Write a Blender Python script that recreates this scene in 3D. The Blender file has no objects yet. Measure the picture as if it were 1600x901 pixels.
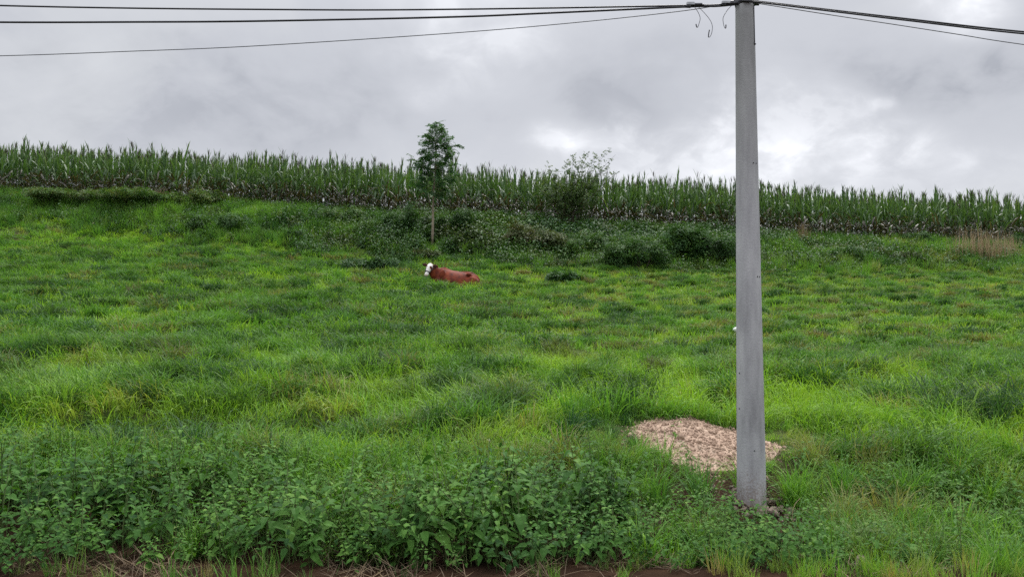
import bpy, math, random
import numpy as np

R = math.radians
rng = np.random.default_rng(7)
random.seed(7)
scene = bpy.context.scene
COL = scene.collection

# ------------------------------------------------------------------ camera
EYE = 1.65
PITCH = R(2.5)
FPX = 1164.0            # focal length in photo pixels (1600 wide)
cam_d = bpy.data.cameras.new("camera")
cam = bpy.data.objects.new("camera", cam_d)
COL.objects.link(cam)
cam.location = (0, 0, EYE)
cam.rotation_euler = (R(90) + PITCH, 0, 0)
cam_d.sensor_width = 36.0
cam_d.lens = 36.0 * FPX / 1600.0
cam_d.clip_start = 0.1
cam_d.clip_end = 2000
scene.camera = cam

# ------------------------------------------------------------------ light
scene.view_settings.view_transform = 'Standard'
scene.view_settings.look = 'None'
scene.view_settings.gamma = 1
scene.view_settings.use_curve_mapping = False
scene.view_settings.exposure = 0.0
SUN_EL, SUN_AZ = R(52), R(20)          # azimuth measured from +Y (ahead) towards +X

sun_d = bpy.data.lights.new("sun", 'SUN')
sun_d.energy = 3.3
sun_d.angle = R(18)
sun_d.color = (1.0, 0.96, 0.90)
sun = bpy.data.objects.new("sun", sun_d)
COL.objects.link(sun)
sun.rotation_euler = (R(90) - SUN_EL, 0, -SUN_AZ + math.pi)   # points from ahead, down towards the camera


def nd(nt, typ, **kw):
    n = nt.nodes.new(typ)
    for k, v in kw.items():
        setattr(n, k, v)
    return n


def math_node(nt, op, a, b=None, c=None, clamp=False):
    n = nd(nt, 'ShaderNodeMath', operation=op, use_clamp=clamp)
    for i, v in enumerate((a, b, c)):
        if v is None:
            continue
        if isinstance(v, (int, float)):
            n.inputs[i].default_value = v
        else:
            nt.links.new(v, n.inputs[i])
    return n.outputs[0]


def ramp(nt, fac, stops, interp='LINEAR'):
    n = nd(nt, 'ShaderNodeValToRGB')
    e = n.color_ramp.elements
    n.color_ramp.interpolation = interp
    while len(e) < len(stops):
        e.new(0.5)
    for el, (p, c) in zip(e, stops):
        el.position = p
        el.color = (*c, 1)
    nt.links.new(fac, n.inputs[0])
    return n.outputs[0]


def mixc(nt, fac, a, b, blend='MIX'):
    n = nd(nt, 'ShaderNodeMix', data_type='RGBA', blend_type=blend)
    for i, v in ((0, fac), (6, a), (7, b)):
        if isinstance(v, (int, float)):
            n.inputs[i].default_value = v
        elif isinstance(v, tuple):
            n.inputs[i].default_value = (*v, 1)
        else:
            nt.links.new(v, n.inputs[i])
    return n.outputs[2]


def pix_dir(px, py):
    """world direction (unit depth along y) of a photo pixel"""
    a = (px - 800) / FPX
    b = (450.5 - py) / FPX
    y = math.cos(PITCH) - b * math.sin(PITCH)
    z = math.sin(PITCH) + b * math.cos(PITCH)
    return a / y, 1.0, z / y


def at(px, py, Y):
    d = pix_dir(px, py)
    return np.array((d[0] * Y, Y, EYE + d[2] * Y))


def make_world():
    w = bpy.data.worlds.new("World")
    scene.world = w
    w.use_nodes = True
    nt = w.node_tree
    nt.nodes.clear()
    out = nd(nt, 'ShaderNodeOutputWorld')
    bg = nd(nt, 'ShaderNodeBackground')
    bg.inputs[1].default_value = 0.1
    nt.links.new(bg.outputs[0], out.inputs[0])
    sky = nd(nt, 'ShaderNodeTexSky', sky_type='NISHITA', sun_disc=False)
    sky.sun_elevation = SUN_EL
    sky.sun_rotation = SUN_AZ
    sky.air_density = 1.0
    sky.dust_density = 2.0
    tc = nd(nt, 'ShaderNodeTexCoord')
    nrm = nd(nt, 'ShaderNodeVectorMath', operation='NORMALIZE')
    nt.links.new(tc.outputs['Generated'], nrm.inputs[0])
    sep = nd(nt, 'ShaderNodeSeparateXYZ')
    nt.links.new(nrm.outputs[0], sep.inputs[0])
    zz = math_node(nt, 'MAXIMUM', sep.outputs[2], 0.0)
    den = math_node(nt, 'ADD', zz, 0.50)
    cx = math_node(nt, 'DIVIDE', sep.outputs[0], den)
    cy = math_node(nt, 'DIVIDE', sep.outputs[1], den)
    comb = nd(nt, 'ShaderNodeCombineXYZ')
    nt.links.new(cx, comb.inputs[0])
    nt.links.new(cy, comb.inputs[1])

    def noise(scale, detail, rough, dist, off):
        mp = nd(nt, 'ShaderNodeMapping')
        mp.inputs['Location'].default_value = off
        nt.links.new(comb.outputs[0], mp.inputs[0])
        n = nd(nt, 'ShaderNodeTexNoise')
        n.inputs['Scale'].default_value = scale
        n.inputs['Detail'].default_value = detail
        n.inputs['Roughness'].default_value = rough
        n.inputs['Distortion'].default_value = dist
        nt.links.new(mp.outputs[0], n.inputs['Vector'])
        return n.outputs['Fac']
    n1 = noise(1.3, 5, 0.5, 0.2, (3.1, 7.7, 0))
    n2 = noise(4.2, 6, 0.55, 0.4, (11.3, 2.2, 4))
    n3 = noise(11.0, 5, 0.55, 0.3, (1.3, 5.2, 2))
    f = math_node(nt, 'ADD', math_node(nt, 'MULTIPLY', n1, 0.62), math_node(nt, 'MULTIPLY', n2, 0.38))
    cl = ramp(nt, f, [(0.34, (0.57, 0.59, 0.645)), (0.46, (0.645, 0.665, 0.72)),
                      (0.56, (0.70, 0.72, 0.765)), (0.70, (0.78, 0.80, 0.835))], 'EASE')
    # thinner places in the cloud deck (bright) and heavier banks (dark)
    acc = None

    def blob(px, py, sx, sy, amp):
        """soft ellipse around a direction, half-widths in tangent units, broken up by the cloud noise"""
        nonlocal acc
        d = pix_dir(px, py)
        ys = math_node(nt, 'MAXIMUM', sep.outputs[1], 0.02)
        tx = math_node(nt, 'DIVIDE', math_node(nt, 'SUBTRACT', math_node(nt, 'DIVIDE', sep.outputs[0], ys), d[0]), sx)
        tz = math_node(nt, 'DIVIDE', math_node(nt, 'SUBTRACT', math_node(nt, 'DIVIDE', sep.outputs[2], ys), d[2]), sy)
        r2 = math_node(nt, 'ADD', math_node(nt, 'MULTIPLY', tx, tx), math_node(nt, 'MULTIPLY', tz, tz))
        n = math_node(nt, 'MULTIPLY', math_node(nt, 'SUBTRACT', math_node(nt, 'ADD', math_node(nt, 'MULTIPLY', n2, .5), math_node(nt, 'MULTIPLY', n3, .5)), 0.47), 9.0)
        n = math_node(nt, 'ADD', r2, n)
        g = math_node(nt, 'POWER', 2.718, math_node(nt, 'MULTIPLY', math_node(nt, 'MAXIMUM', n, 0.0), -1.0))
        g = math_node(nt, 'MULTIPLY', g, amp)
        acc = g if acc is None else math_node(nt, 'ADD', acc, g)
    blob(862, 222, 0.034, 0.026, 0.22)
    blob(930, 215, 0.05, 0.02, 0.14)
    blob(1500, 12, 0.055, 0.04, 0.55)
    blob(1250, 200, 0.14, 0.07, 0.26)
    blob(1380, 162, 0.016, 0.008, 0.14)
    blob(740, 30, 0.12, 0.08, 0.24)
    blob(665, 155, 0.04, 0.02, 0.10)
    blob(1250, 290, 0.34, 0.07, 0.20)
    blob(800, 270, 0.25, 0.05, 0.06)
    blob(1500, 120, 0.17, 0.06, -0.20)
    blob(1420, 285, 0.07, 0.02, -0.12)
    blob(960, 170, 0.10, 0.06, -0.10)
    blob(450, 160, 0.25, 0.06, -0.04)
    blob(190, 75, 0.05, 0.03, -0.06)
    blob(100, 190, 0.30, 0.12, -0.08)
    blob(620, 230, 0.2, 0.05, -0.03)
    add = nd(nt, 'ShaderNodeVectorMath', operation='ADD')
    nt.links.new(cl, add.inputs[0])
    nt.links.new(acc, add.inputs[1])
    # an overcast sky is about three times brighter overhead than near the horizon
    up = nd(nt, 'ShaderNodeMapRange', interpolation_type='SMOOTHSTEP')
    up.inputs[1].default_value = 0.36
    up.inputs[2].default_value = 0.95
    up.inputs[3].default_value = 9.6
    up.inputs[4].default_value = 46.0
    nt.links.new(zz, up.inputs[0])
    mul = nd(nt, 'ShaderNodeVectorMath', operation='SCALE')
    nt.links.new(add.outputs[0], mul.inputs[0])
    nt.links.new(up.outputs[0], mul.inputs['Scale'])
    col = mixc(nt, 0.965, sky.outputs[0], mul.outputs[0])
    nt.links.new(col, bg.inputs[0])


make_world()

# ------------------------------------------------------------------ noise and terrain
def _hash(xi, yi, seed):
    h = (xi.astype(np.int64) * 374761393 + yi.astype(np.int64) * 668265263 + seed * 974634777) & 0xFFFFFFFF
    h = ((h ^ (h >> 13)) * 1274126177) & 0xFFFFFFFF
    h = (h ^ (h >> 16)) & 0xFFFF
    return h / 65535.0


def vnoise(x, y, seed=0):
    x = np.asarray(x, float); y = np.asarray(y, float)
    xi = np.floor(x); yi = np.floor(y)
    fx = x - xi; fy = y - yi
    fx = fx * fx * (3 - 2 * fx); fy = fy * fy * (3 - 2 * fy)
    a = _hash(xi, yi, seed); b = _hash(xi + 1, yi, seed)
    c = _hash(xi, yi + 1, seed); d = _hash(xi + 1, yi + 1, seed)
    return (a * (1 - fx) + b * fx) * (1 - fy) + (c * (1 - fx) + d * fx) * fy


def fbm(x, y, scale, octv=3, seed=0):
    s = 0; a = 1; t = 0
    for k in range(octv):
        s = s + a * vnoise(np.asarray(x) / scale * 2 ** k, np.asarray(y) / scale * 2 ** k, seed + 17 * k)
        t += a; a *= 0.5
    return s / t


def sstep(a, b, v):
    t = np.clip((np.asarray(v, float) - a) / (b - a), 0, 1)
    return t * t * (3 - 2 * t)


KY = np.array([-80, 4.6, 5.0, 5.6, 6.4, 7.0, 7.6, 8.3, 9.2, 12, 17, 22, 27, 30, 33, 36, 39, 40, 42, 46, 60, 120, 600])
KL = np.array([0, 0, 0, -.10, -.06, .06, .20, .36, .50, .85, 1.55, 2.40, 3.45, 4.15, 5.00, 6.50, 8.02, 8.42, 8.77, 9.45, 4.0, -6, -40])
KC = np.array([0, 0, 0, -.12, -.08, .04, .16, .32, .47, .75, 1.35, 1.98, 2.80, 3.45, 4.20, 5.50, 6.62, 6.90, 7.18, 7.72, 2.5, -7, -40])
KR = np.array([0, 0, 0, -.22, -.22, -.12, .06, .28, .45, .72, 1.35, 1.98, 2.70, 3.10, 3.58, 4.45, 5.35, 5.58, 5.79, 6.20, 1.2, -8, -40])
_ys = np.linspace(-80, 600, 13601)


def _smooth(k):
    v = np.interp(_ys, KY, k)
    w = 13
    ker = np.hanning(w + 2)[1:-1]; ker /= ker.sum()
    return np.convolve(np.pad(v, w // 2, mode='edge'), ker, mode='valid')


PL, PC, PR = _smooth(KL), _smooth(KC), _smooth(KR)


def ridge_noise(x, y):
    return .65 * fbm(x * .42 + .1 * y, y * 1.25, 1.5, 3, 3) + .35 * fbm(x * .8, y * 1.3, .8, 2, 5)


def ground_z(x, y):
    x = np.asarray(x, float); y = np.asarray(y, float)
    u = np.clip(x / np.maximum(y, 4.5) * FPX / 800.0, -1.7, 1.7)
    l = np.interp(y, _ys, PL); c = np.interp(y, _ys, PC); r = np.interp(y, _ys, PR)
    s = sstep(0, 1, 0.5 + 0.5 * np.clip(u, -1, 1)) * 2 - 1
    s = 0.6 * np.clip(u, -1.5, 1.5) + 0.4 * s
    z = np.where(s < 0, c + (c - l) * s, c + (r - c) * s)
    field = sstep(7.5, 9.5, y) * (1 - sstep(60, 100, y))
    near = 1 - sstep(12, 26, y)
    z = z + field * ((0.20 + .14 * near) * (ridge_noise(x, y) - .5) + 0.22 * (fbm(x, y * 1.3, 0.55, 2, 9) - .5) * (1 - .4 * near))
    # small terrace edge across the lower left of the pasture
    te = 9.5 + .7 * (fbm(x, 0 * x, 2.5, 2, 15) - .5)
    z = z - .26 * (1 - sstep(te - .35, te, y)) * sstep(7.6, 8.6, y) * (1 - sstep(-.35, .02, u))
    bank = sstep(31, 34, y) * (1 - sstep(39.0, 40, y))
    z = z + bank * 0.55 * (fbm(x, y, 2.2, 3, 21) - .5)
    front = sstep(4.6, 5.0, y) * (1 - field)
    z = z + front * 0.10 * (fbm(x, y, 0.5, 3, 33) - .5)
    return z


def ground_hit(px, py):
    d = pix_dir(px, py)
    ys = np.arange(4.6, 60, 0.02)
    zr = EYE + d[2] * ys
    g = ground_z(d[0] * ys, ys)
    i = np.argmax(zr <= g) if (zr <= g).any() else len(ys) - 1
    yy = min(ys[i], 39.25)      # nothing but corn stands beyond the top of the bank
    return np.array((d[0] * yy, yy, float(ground_z(d[0] * yy, yy))))


# ------------------------------------------------------------------ mesh helpers
class Geo:
    """collects faces; bt = per-vertex tint, mi = material slot per face"""
    def __init__(s):
        s.v = []; s.f = []; s.b = []; s.m = []

    def add(s, verts, faces, bt=0.0, mi=0):
        o = len(s.v)
        s.v.extend([tuple(p) for p in verts])
        s.b.extend(bt if isinstance(bt, (list, tuple, np.ndarray)) else [bt] * len(verts))
        for f in faces:
            s.f.append(tuple(i + o for i in f))
            s.m.append(mi)

    def tube(s, pts, rad, n=6, bt=0.0, mi=0, cap=True):
        pts = [np.asarray(p, float) for p in pts]
        rad = rad if isinstance(rad, (list, tuple, np.ndarray)) else [rad] * len(pts)
        ring = []
        prev = None
        for i, p in enumerate(pts):
            t = pts[min(i + 1, len(pts) - 1)] - pts[max(i - 1, 0)]
            t = t / (np.linalg.norm(t) + 1e-9)
            if prev is None:
                a = np.array((0, 0, 1.0)) if abs(t[2]) < .9 else np.array((1.0, 0, 0))
            else:
                a = prev
            a = a - t * a.dot(t); a /= np.linalg.norm(a) + 1e-9
            prev = a
            b = np.cross(t, a)
            ring.append([p + rad[i] * (math.cos(2 * math.pi * k / n) * a + math.sin(2 * math.pi * k / n) * b) for k in range(n)])
        vs = [q for r_ in ring for q in r_]
        fs = []
        for i in range(len(pts) - 1):
            for k in range(n):
                fs.append((i * n + k, i * n + (k + 1) % n, (i + 1) * n + (k + 1) % n, (i + 1) * n + k))
        if cap:
            fs.append(tuple(range(n - 1, -1, -1)))
            fs.append(tuple((len(pts) - 1) * n + k for k in range(n)))
        s.add(vs, fs, bt, mi)

    def arrays(s):
        V = np.array(s.v, float).reshape(-1, 3)
        loops = np.array([i for f in s.f for i in f], np.int32)
        tot = np.array([len(f) for f in s.f], np.int32)
        return V, loops, tot, np.array(s.b, float), np.array(s.m, np.int32)


def mesh_from(name, V, loops, tot, bt=None, mi=None, smooth=False):
    me = bpy.data.meshes.new(name)
    me.vertices.add(len(V)); me.vertices.foreach_set('co', np.asarray(V, np.float32).ravel())
    me.loops.add(len(loops)); me.loops.foreach_set('vertex_index', np.asarray(loops, np.int32))
    st = np.concatenate(([0], np.cumsum(tot)[:-1])).astype(np.int32)
    me.polygons.add(len(tot)); me.polygons.foreach_set('loop_start', st)
    if mi is not None:
        me.polygons.foreach_set('material_index', np.asarray(mi, np.int32))
    me.polygons.foreach_set('use_smooth', np.full(len(tot), smooth, bool))
    if bt is not None:
        a = me.attributes.new('bt', 'FLOAT', 'POINT')
        a.data.foreach_set('value', np.asarray(bt, np.float32))
    me.update(calc_edges=True)
    me.validate()
    return me


def obj_from(name, me, mats, parent=None, link=True):
    for m in mats:
        me.materials.append(m)
    o = bpy.data.objects.new(name, me)
    if link:
        COL.objects.link(o)
    if parent is not None:
        o.parent = parent
    return o


def geo_obj(name, g, mats, parent=None, smooth=False, link=True):
    V, l, t, b, m = g.arrays()
    return obj_from(name, mesh_from(name, V, l, t, b, m, smooth), mats, parent, link)


def tag(o, label=None, cat=None, group=None, kind=None):
    if label: o['label'] = label
    if cat: o['category'] = cat
    if group: o['group'] = group
    if kind: o['kind'] = kind
    return o


def empty(name, loc, rz=0.0):
    o = bpy.data.objects.new(name, None)
    o.empty_display_size = 0.2
    o.location = loc
    o.rotation_euler = (0, 0, rz)
    COL.objects.link(o)
    return o


def rotmats(E):
    cx, cy, cz = np.cos(E).T; sx, sy, sz = np.sin(E).T
    M = np.empty((len(E), 3, 3))
    M[:, 0, 0] = cy * cz; M[:, 0, 1] = sx * sy * cz - cx * sz; M[:, 0, 2] = cx * sy * cz + sx * sz
    M[:, 1, 0] = cy * sz; M[:, 1, 1] = sx * sy * sz + cx * cz; M[:, 1, 2] = cx * sy * sz - sx * cz
    M[:, 2, 0] = -sy; M[:, 2, 1] = sx * cy; M[:, 2, 2] = cx * cy
    return M


def bake(name, temps, P, E, S, idx, tint=None, origin=(0, 0, 0)):
    """one real mesh made of many placed copies of small templates"""
    P = np.asarray(P, float); E = np.asarray(E, float); S = np.asarray(S, float)
    tint = np.zeros(len(P)) if tint is None else np.asarray(tint, float)
    M = rotmats(E) * S[:, None, None]
    Vs, Ls, Ts, Bs, Ms = [], [], [], [], []
    off = 0
    for k, (V, l, t, b, m) in enumerate(temps):
        q = np.where(idx == k)[0]
        if not len(q):
            continue
        W = np.einsum('nij,vj->nvi', M[q], V) + (P[q] - np.asarray(origin))[:, None, :]
        Vs.append(W.reshape(-1, 3))
        Ls.append((l[None, :] + (np.arange(len(q)) * len(V))[:, None]).ravel() + off)
        Ts.append(np.tile(t, len(q)))
        Bs.append((b[None, :] + tint[q][:, None]).ravel())
        Ms.append(np.tile(m, len(q)))
        off += len(V) * len(q)
    return mesh_from(name, np.concatenate(Vs), np.concatenate(Ls), np.concatenate(Ts), np.concatenate(Bs), np.concatenate(Ms))


def scatter(name, temp_name, temps, mats, P, E, S, idx, tint, dry):
    """ground cover: points that instance small templates"""
    coll = bpy.data.collections.new(name + "_templates")
    for k, g in enumerate(temps):
        o = geo_obj("%s_%02d" % (temp_name, k), g, mats, link=False)
        coll.objects.link(o)
    me = bpy.data.meshes.new(name)
    n = len(P)
    me.vertices.add(n); me.vertices.foreach_set('co', np.asarray(P, np.float32).ravel())
    for nm, ty, val in (('rot', 'FLOAT_VECTOR', E), ('scl', 'FLOAT', S), ('idx', 'INT', idx), ('tint', 'FLOAT', tint), ('dry', 'FLOAT', dry)):
        a = me.attributes.new(nm, ty, 'POINT')
        if ty == 'FLOAT_VECTOR':
            a.data.foreach_set('vector', np.asarray(val, np.float32).ravel())
        elif ty == 'INT':
            a.data.foreach_set('value', np.asarray(val, np.int32))
        else:
            a.data.foreach_set('value', np.asarray(val, np.float32))
    o = obj_from(name, me, mats)
    ng = bpy.data.node_groups.new(name + "_spread", 'GeometryNodeTree')
    ng.interface.new_socket('Geometry', in_out='INPUT', socket_type='NodeSocketGeometry')
    ng.interface.new_socket('Geometry', in_out='OUTPUT', socket_type='NodeSocketGeometry')
    gi = ng.nodes.new('NodeGroupInput'); go = ng.nodes.new('NodeGroupOutput')
    ip = ng.nodes.new('GeometryNodeInstanceOnPoints')
    ci = ng.nodes.new('GeometryNodeCollectionInfo')
    ci.inputs['Collection'].default_value = coll
    ci.inputs['Separate Children'].default_value = True
    ci.inputs['Reset Children'].default_value = True

    def na(nm, ty):
        q = ng.nodes.new('GeometryNodeInputNamedAttribute')
        q.data_type = ty
        q.inputs['Name'].default_value = nm
        return next(s_ for s_ in q.outputs if s_.name == 'Attribute' and s_.enabled)
    e2r = ng.nodes.new('FunctionNodeEulerToRotation')
    ng.links.new(na('rot', 'FLOAT_VECTOR'), e2r.inputs[0])
    ng.links.new(gi.outputs[0], ip.inputs['Points'])
    ng.links.new(ci.outputs[0], ip.inputs['Instance'])
    ip.inputs['Pick Instance'].default_value = True
    ng.links.new(na('idx', 'INT'), ip.inputs['Instance Index'])
    ng.links.new(e2r.outputs[0], ip.inputs['Rotation'])
    ng.links.new(na('scl', 'FLOAT'), ip.inputs['Scale'])
    ng.links.new(ip.outputs[0], go.inputs[0])
    md = o.modifiers.new('spread', 'NODES')
    md.node_group = ng
    return o


# ------------------------------------------------------------------ materials
def leaf_material(name, stops, dry_col=(0.26, 0.19, 0.095), rough=0.55, transl=0.28, spec=0.16, tcol=(1.25, 1.3, 0.55)):
    m = bpy.data.materials.new(name)
    m.use_nodes = True
    nt = m.node_tree
    nt.nodes.clear()
    out = nd(nt, 'ShaderNodeOutputMaterial')
    ag = nd(nt, 'ShaderNodeAttribute', attribute_type='GEOMETRY', attribute_name='bt')
    ai = nd(nt, 'ShaderNodeAttribute', attribute_type='INSTANCER', attribute_name='tint')
    ad = nd(nt, 'ShaderNodeAttribute', attribute_type='INSTANCER', attribute_name='dry')
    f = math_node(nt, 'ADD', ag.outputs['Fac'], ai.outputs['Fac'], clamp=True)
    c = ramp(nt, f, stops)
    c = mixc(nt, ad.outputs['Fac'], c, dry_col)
    bs = nd(nt, 'ShaderNodeBsdfPrincipled')
    bs.inputs['Roughness'].default_value = rough
    bs.inputs['Specular IOR Level'].default_value = spec
    nt.links.new(c, bs.inputs['Base Color'])
    tr = nd(nt, 'ShaderNodeBsdfTranslucent')
    tcm = mixc(nt, 1.0, c, tcol, 'MULTIPLY')
    nt.links.new(tcm, tr.inputs[0])
    mx = nd(nt, 'ShaderNodeMixShader')
    mx.inputs[0].default_value = transl
    nt.links.new(bs.outputs[0], mx.inputs[1])
    nt.links.new(tr.outputs[0], mx.inputs[2])
    nt.links.new(mx.outputs[0], out.inputs[0])
    return m


def solid_material(name, stops, scale=8.0, rough=0.8, detail=6, bump=0.0, bscale=None, metal=0.0, stretch=(1, 1, 1), spec=0.4):
    m = bpy.data.materials.new(name)
    m.use_nodes = True
    nt = m.node_tree
    bs = nt.nodes['Principled BSDF']
    tc = nd(nt, 'ShaderNodeTexCoord')
    mp = nd(nt, 'ShaderNodeMapping')
    mp.inputs['Scale'].default_value = stretch
    nt.links.new(tc.outputs['Object'], mp.inputs[0])
    n = nd(nt, 'ShaderNodeTexNoise')
    n.inputs['Scale'].default_value = scale
    n.inputs['Detail'].default_value = detail
    nt.links.new(mp.outputs[0], n.inputs['Vector'])
    c = ramp(nt, n.outputs['Fac'], stops)
    nt.links.new(c, bs.inputs['Base Color'])
    bs.inputs['Roughness'].default_value = rough
    bs.inputs['Metallic'].default_value = metal
    bs.inputs['Specular IOR Level'].default_value = spec
    if bump:
        n2 = nd(nt, 'ShaderNodeTexNoise')
        n2.inputs['Scale'].default_value = bscale or scale * 3
        n2.inputs['Detail'].default_value = 6
        nt.links.new(mp.outputs[0], n2.inputs['Vector'])
        b = nd(nt, 'ShaderNodeBump')
        b.inputs['Strength'].default_value = bump
        b.inputs['Distance'].default_value = 0.02
        nt.links.new(n2.outputs['Fac'], b.inputs['Height'])
        nt.links.new(b.outputs[0], bs.inputs['Normal'])
    return m


G_DARK, G_MID, G_LITE = (0.022, 0.066, 0.026), (0.096, 0.232, 0.036), (0.200, 0.350, 0.040)
M_grass = leaf_material("grass_blade", [(0.0, G_DARK), (0.5, G_MID), (1.0, G_LITE)], transl=0.35)
M_nettle = leaf_material("nettle_leaf", [(0.0, (0.022, 0.066, 0.016)), (0.5, (0.060, 0.150, 0.024)), (1.0, (0.13, 0.23, 0.04))], rough=0.6, transl=0.28, spec=.10)
M_scrub = leaf_material("scrub_leaf", [(0.0, (0.022, 0.058, 0.022)), (0.5, (0.048, 0.110, 0.030)), (0.85, (0.085, 0.150, 0.035)), (1.0, (0.12, 0.13, 0.05))], dry_col=(0.10, 0.085, 0.040), transl=0.25)
M_bramble = leaf_material("bramble_leaf", [(0.0, (0.030, 0.055, 0.022)), (0.5, (0.070, 0.100, 0.035)), (1.0, (0.14, 0.115, 0.06))], transl=0.2)
M_bush = leaf_material("bush_leaf", [(0.0, (0.035, 0.055, 0.024)), (0.5, (0.065, 0.115, 0.040)), (1.0, (0.15, 0.19, 0.075))], transl=0.3)
M_corn = leaf_material("corn_leaf", [(0.0, (0.032, 0.025, 0.017)), (0.28, (0.085, 0.074, 0.046)), (0.40, (0.036, 0.078, 0.028)), (0.7, (0.075, 0.145, 0.042)), (1.0, (0.15, 0.22, 0.07))], rough=0.45, transl=0.28, spec=0.3)
M_tree = leaf_material("sapling_leaf", [(0.0, (0.020, 0.056, 0.024)), (0.5, (0.046, 0.115, 0.038)), (1.0, (0.095, 0.175, 0.045))], transl=0.3)
M_straw = leaf_material("straw", [(0.0, (0.10, 0.070, 0.045)), (0.5, (0.26, 0.190, 0.105)), (1.0, (0.42, 0.335, 0.21))], rough=0.7, transl=0.2, tcol=(1, 1, 1))
M_stem = leaf_material("green_stem", [(0.0, (0.07, 0.06, 0.03)), (0.5, (0.06, 0.10, 0.03)), (1.0, (0.12, 0.17, 0.06))], transl=0.0)
M_bark = solid_material("bark", [(0.3, (0.13, 0.10, 0.07)), (0.7, (0.30, 0.25, 0.18))], 14, 0.9, bump=0.4)
M_twig = solid_material("twig_bark", [(0.3, (0.04, 0.032, 0.024)), (0.7, (0.09, 0.07, 0.05))], 20, 0.9)

# ------------------------------------------------------------------ ground sheet
def axis(lo, hi, a, b, fine, grow):
    v = list(np.arange(a, b, fine))
    s = fine
    x = v[-1]
    while x < hi:
        s *= grow; x += s; v.append(x)
    s = fine; x = v[0]
    while x > lo:
        s *= grow; x -= s; v.insert(0, x)
    return np.array(v)


def make_ground():
    xs = axis(-260, 260, -26, 26, 0.13, 1.25)
    ys = axis(-60, 420, 4.6, 41, 0.12, 1.25)
    X, Y = np.meshgrid(xs, ys)
    Z = ground_z(X, Y)
    V = np.stack([X, Y, Z], -1).reshape(-1, 3)
    nx, ny = len(xs), len(ys)
    i = np.arange((nx - 1) * (ny - 1))
    a = (i // (nx - 1)) * nx + i % (nx - 1)
    loops = np.stack([a, a + 1, a + nx + 1, a + nx], 1).ravel()
    me = mesh_from("ground", V, loops, np.full(len(a), 4), None, None, True)
    m = bpy.data.materials.new("ground_soil_and_thatch")
    m.use_nodes = True
    nt = m.node_tree
    bs = nt.nodes['Principled BSDF']
    bs.inputs['Roughness'].default_value = 1.0
    bs.inputs['Specular IOR Level'].default_value = 0.04
    tc = nd(nt, 'ShaderNodeTexCoord')
    sp = nd(nt, 'ShaderNodeSeparateXYZ')
    nt.links.new(tc.outputs['Object'], sp.inputs[0])
    n = nd(nt, 'ShaderNodeTexNoise')
    n.inputs['Scale'].default_value = 2.2
    n.inputs['Detail'].default_value = 8
    nt.links.new(tc.outputs['Object'], n.inputs['Vector'])
    thatch = ramp(nt, n.outputs['Fac'], [(0.3, (0.022, 0.030, 0.010)), (0.5, (0.040, 0.060, 0.016)), (0.7, (0.075, 0.075, 0.030))])
    soil = ramp(nt, n.outputs['Fac'], [(0.3, (0.016, 0.009, 0.006)), (0.6, (0.036, 0.020, 0.012)), (0.75, (0.075, 0.042, 0.026))])
    mr = nd(nt, 'ShaderNodeMapRange')
    mr.inputs[1].default_value = 7.4
    mr.inputs[2].default_value = 8.2
    nt.links.new(sp.outputs[1], mr.inputs[0])
    c = mixc(nt, mr.outputs[0], soil, thatch)
    nt.links.new(c, bs.inputs['Base Color'])
    n2 = nd(nt, 'ShaderNodeTexNoise')
    n2.inputs['Scale'].default_value = 30
    n2.inputs['Detail'].default_value = 5
    nt.links.new(tc.outputs['Object'], n2.inputs['Vector'])
    b = nd(nt, 'ShaderNodeBump')
    b.inputs['Strength'].default_value = 0.8
    b.inputs['Distance'].default_value = 0.03
    nt.links.new(n2.outputs['Fac'], b.inputs['Height'])
    nt.links.new(b.outputs[0], bs.inputs['Normal'])
    o = obj_from("ground", me, [m])
    tag(o, kind='structure')


make_ground()

# ------------------------------------------------------------------ soil heap outline and grass keep-outs
POLE_X, POLE_Y = 2.226, 7.0
HEAP_PX = [(986, 670), (1015, 660), (1045, 655), (1075, 650), (1102, 662), (1125, 668), (1150, 668), (1185, 690), (1222, 703), (1200, 722),
           (1160, 730), (1120, 738), (1085, 742), (1060, 728), (1040, 716), (1005, 700)]
HEAP = np.array([ground_hit(*p)[:2] for p in HEAP_PX])


def poly_dist(x, y, poly):
    """signed distance, positive inside"""
    x = np.asarray(x, float); y = np.asarray(y, float)
    d = np.full(x.shape, 1e9); inside = np.zeros(x.shape, bool)
    n = len(poly)
    for i in range(n):
        ax, ay = poly[i]; bx, by = poly[(i + 1) % n]
        ex, ey = bx - ax, by - ay
        t = np.clip(((x - ax) * ex + (y - ay) * ey) / (ex * ex + ey * ey), 0, 1)
        d = np.minimum(d, np.hypot(x - ax - t * ex, y - ay - t * ey))
        c = (ay > y) != (by > y)
        xi = ax + (y - ay) / (ey if abs(ey) > 1e-9 else 1e-9) * ex
        inside ^= c & (x < xi)
    return np.where(inside, d, -d)


COW_X, COW_Y = -2.15, 27.0
def view_u(x, y):
    return x / y * FPX / 800.0


def random_points(y0, y1, density_fn, dmax, umax=1.22):
    """random points in the view wedge (plus a margin for a side step)"""
    w1 = y1 * umax * 800 / FPX
    n = int((y1 - y0) * 2 * w1 * dmax)
    x = rng.uniform(-w1, w1, n); y = rng.uniform(y0, y1, n)
    k = np.abs(x) < y * umax * 800 / FPX + 1.0
    x, y = x[k], y[k]
    p = density_fn(x, y) / dmax
    k = rng.random(len(x)) < p
    return x[k], y[k]


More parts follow.
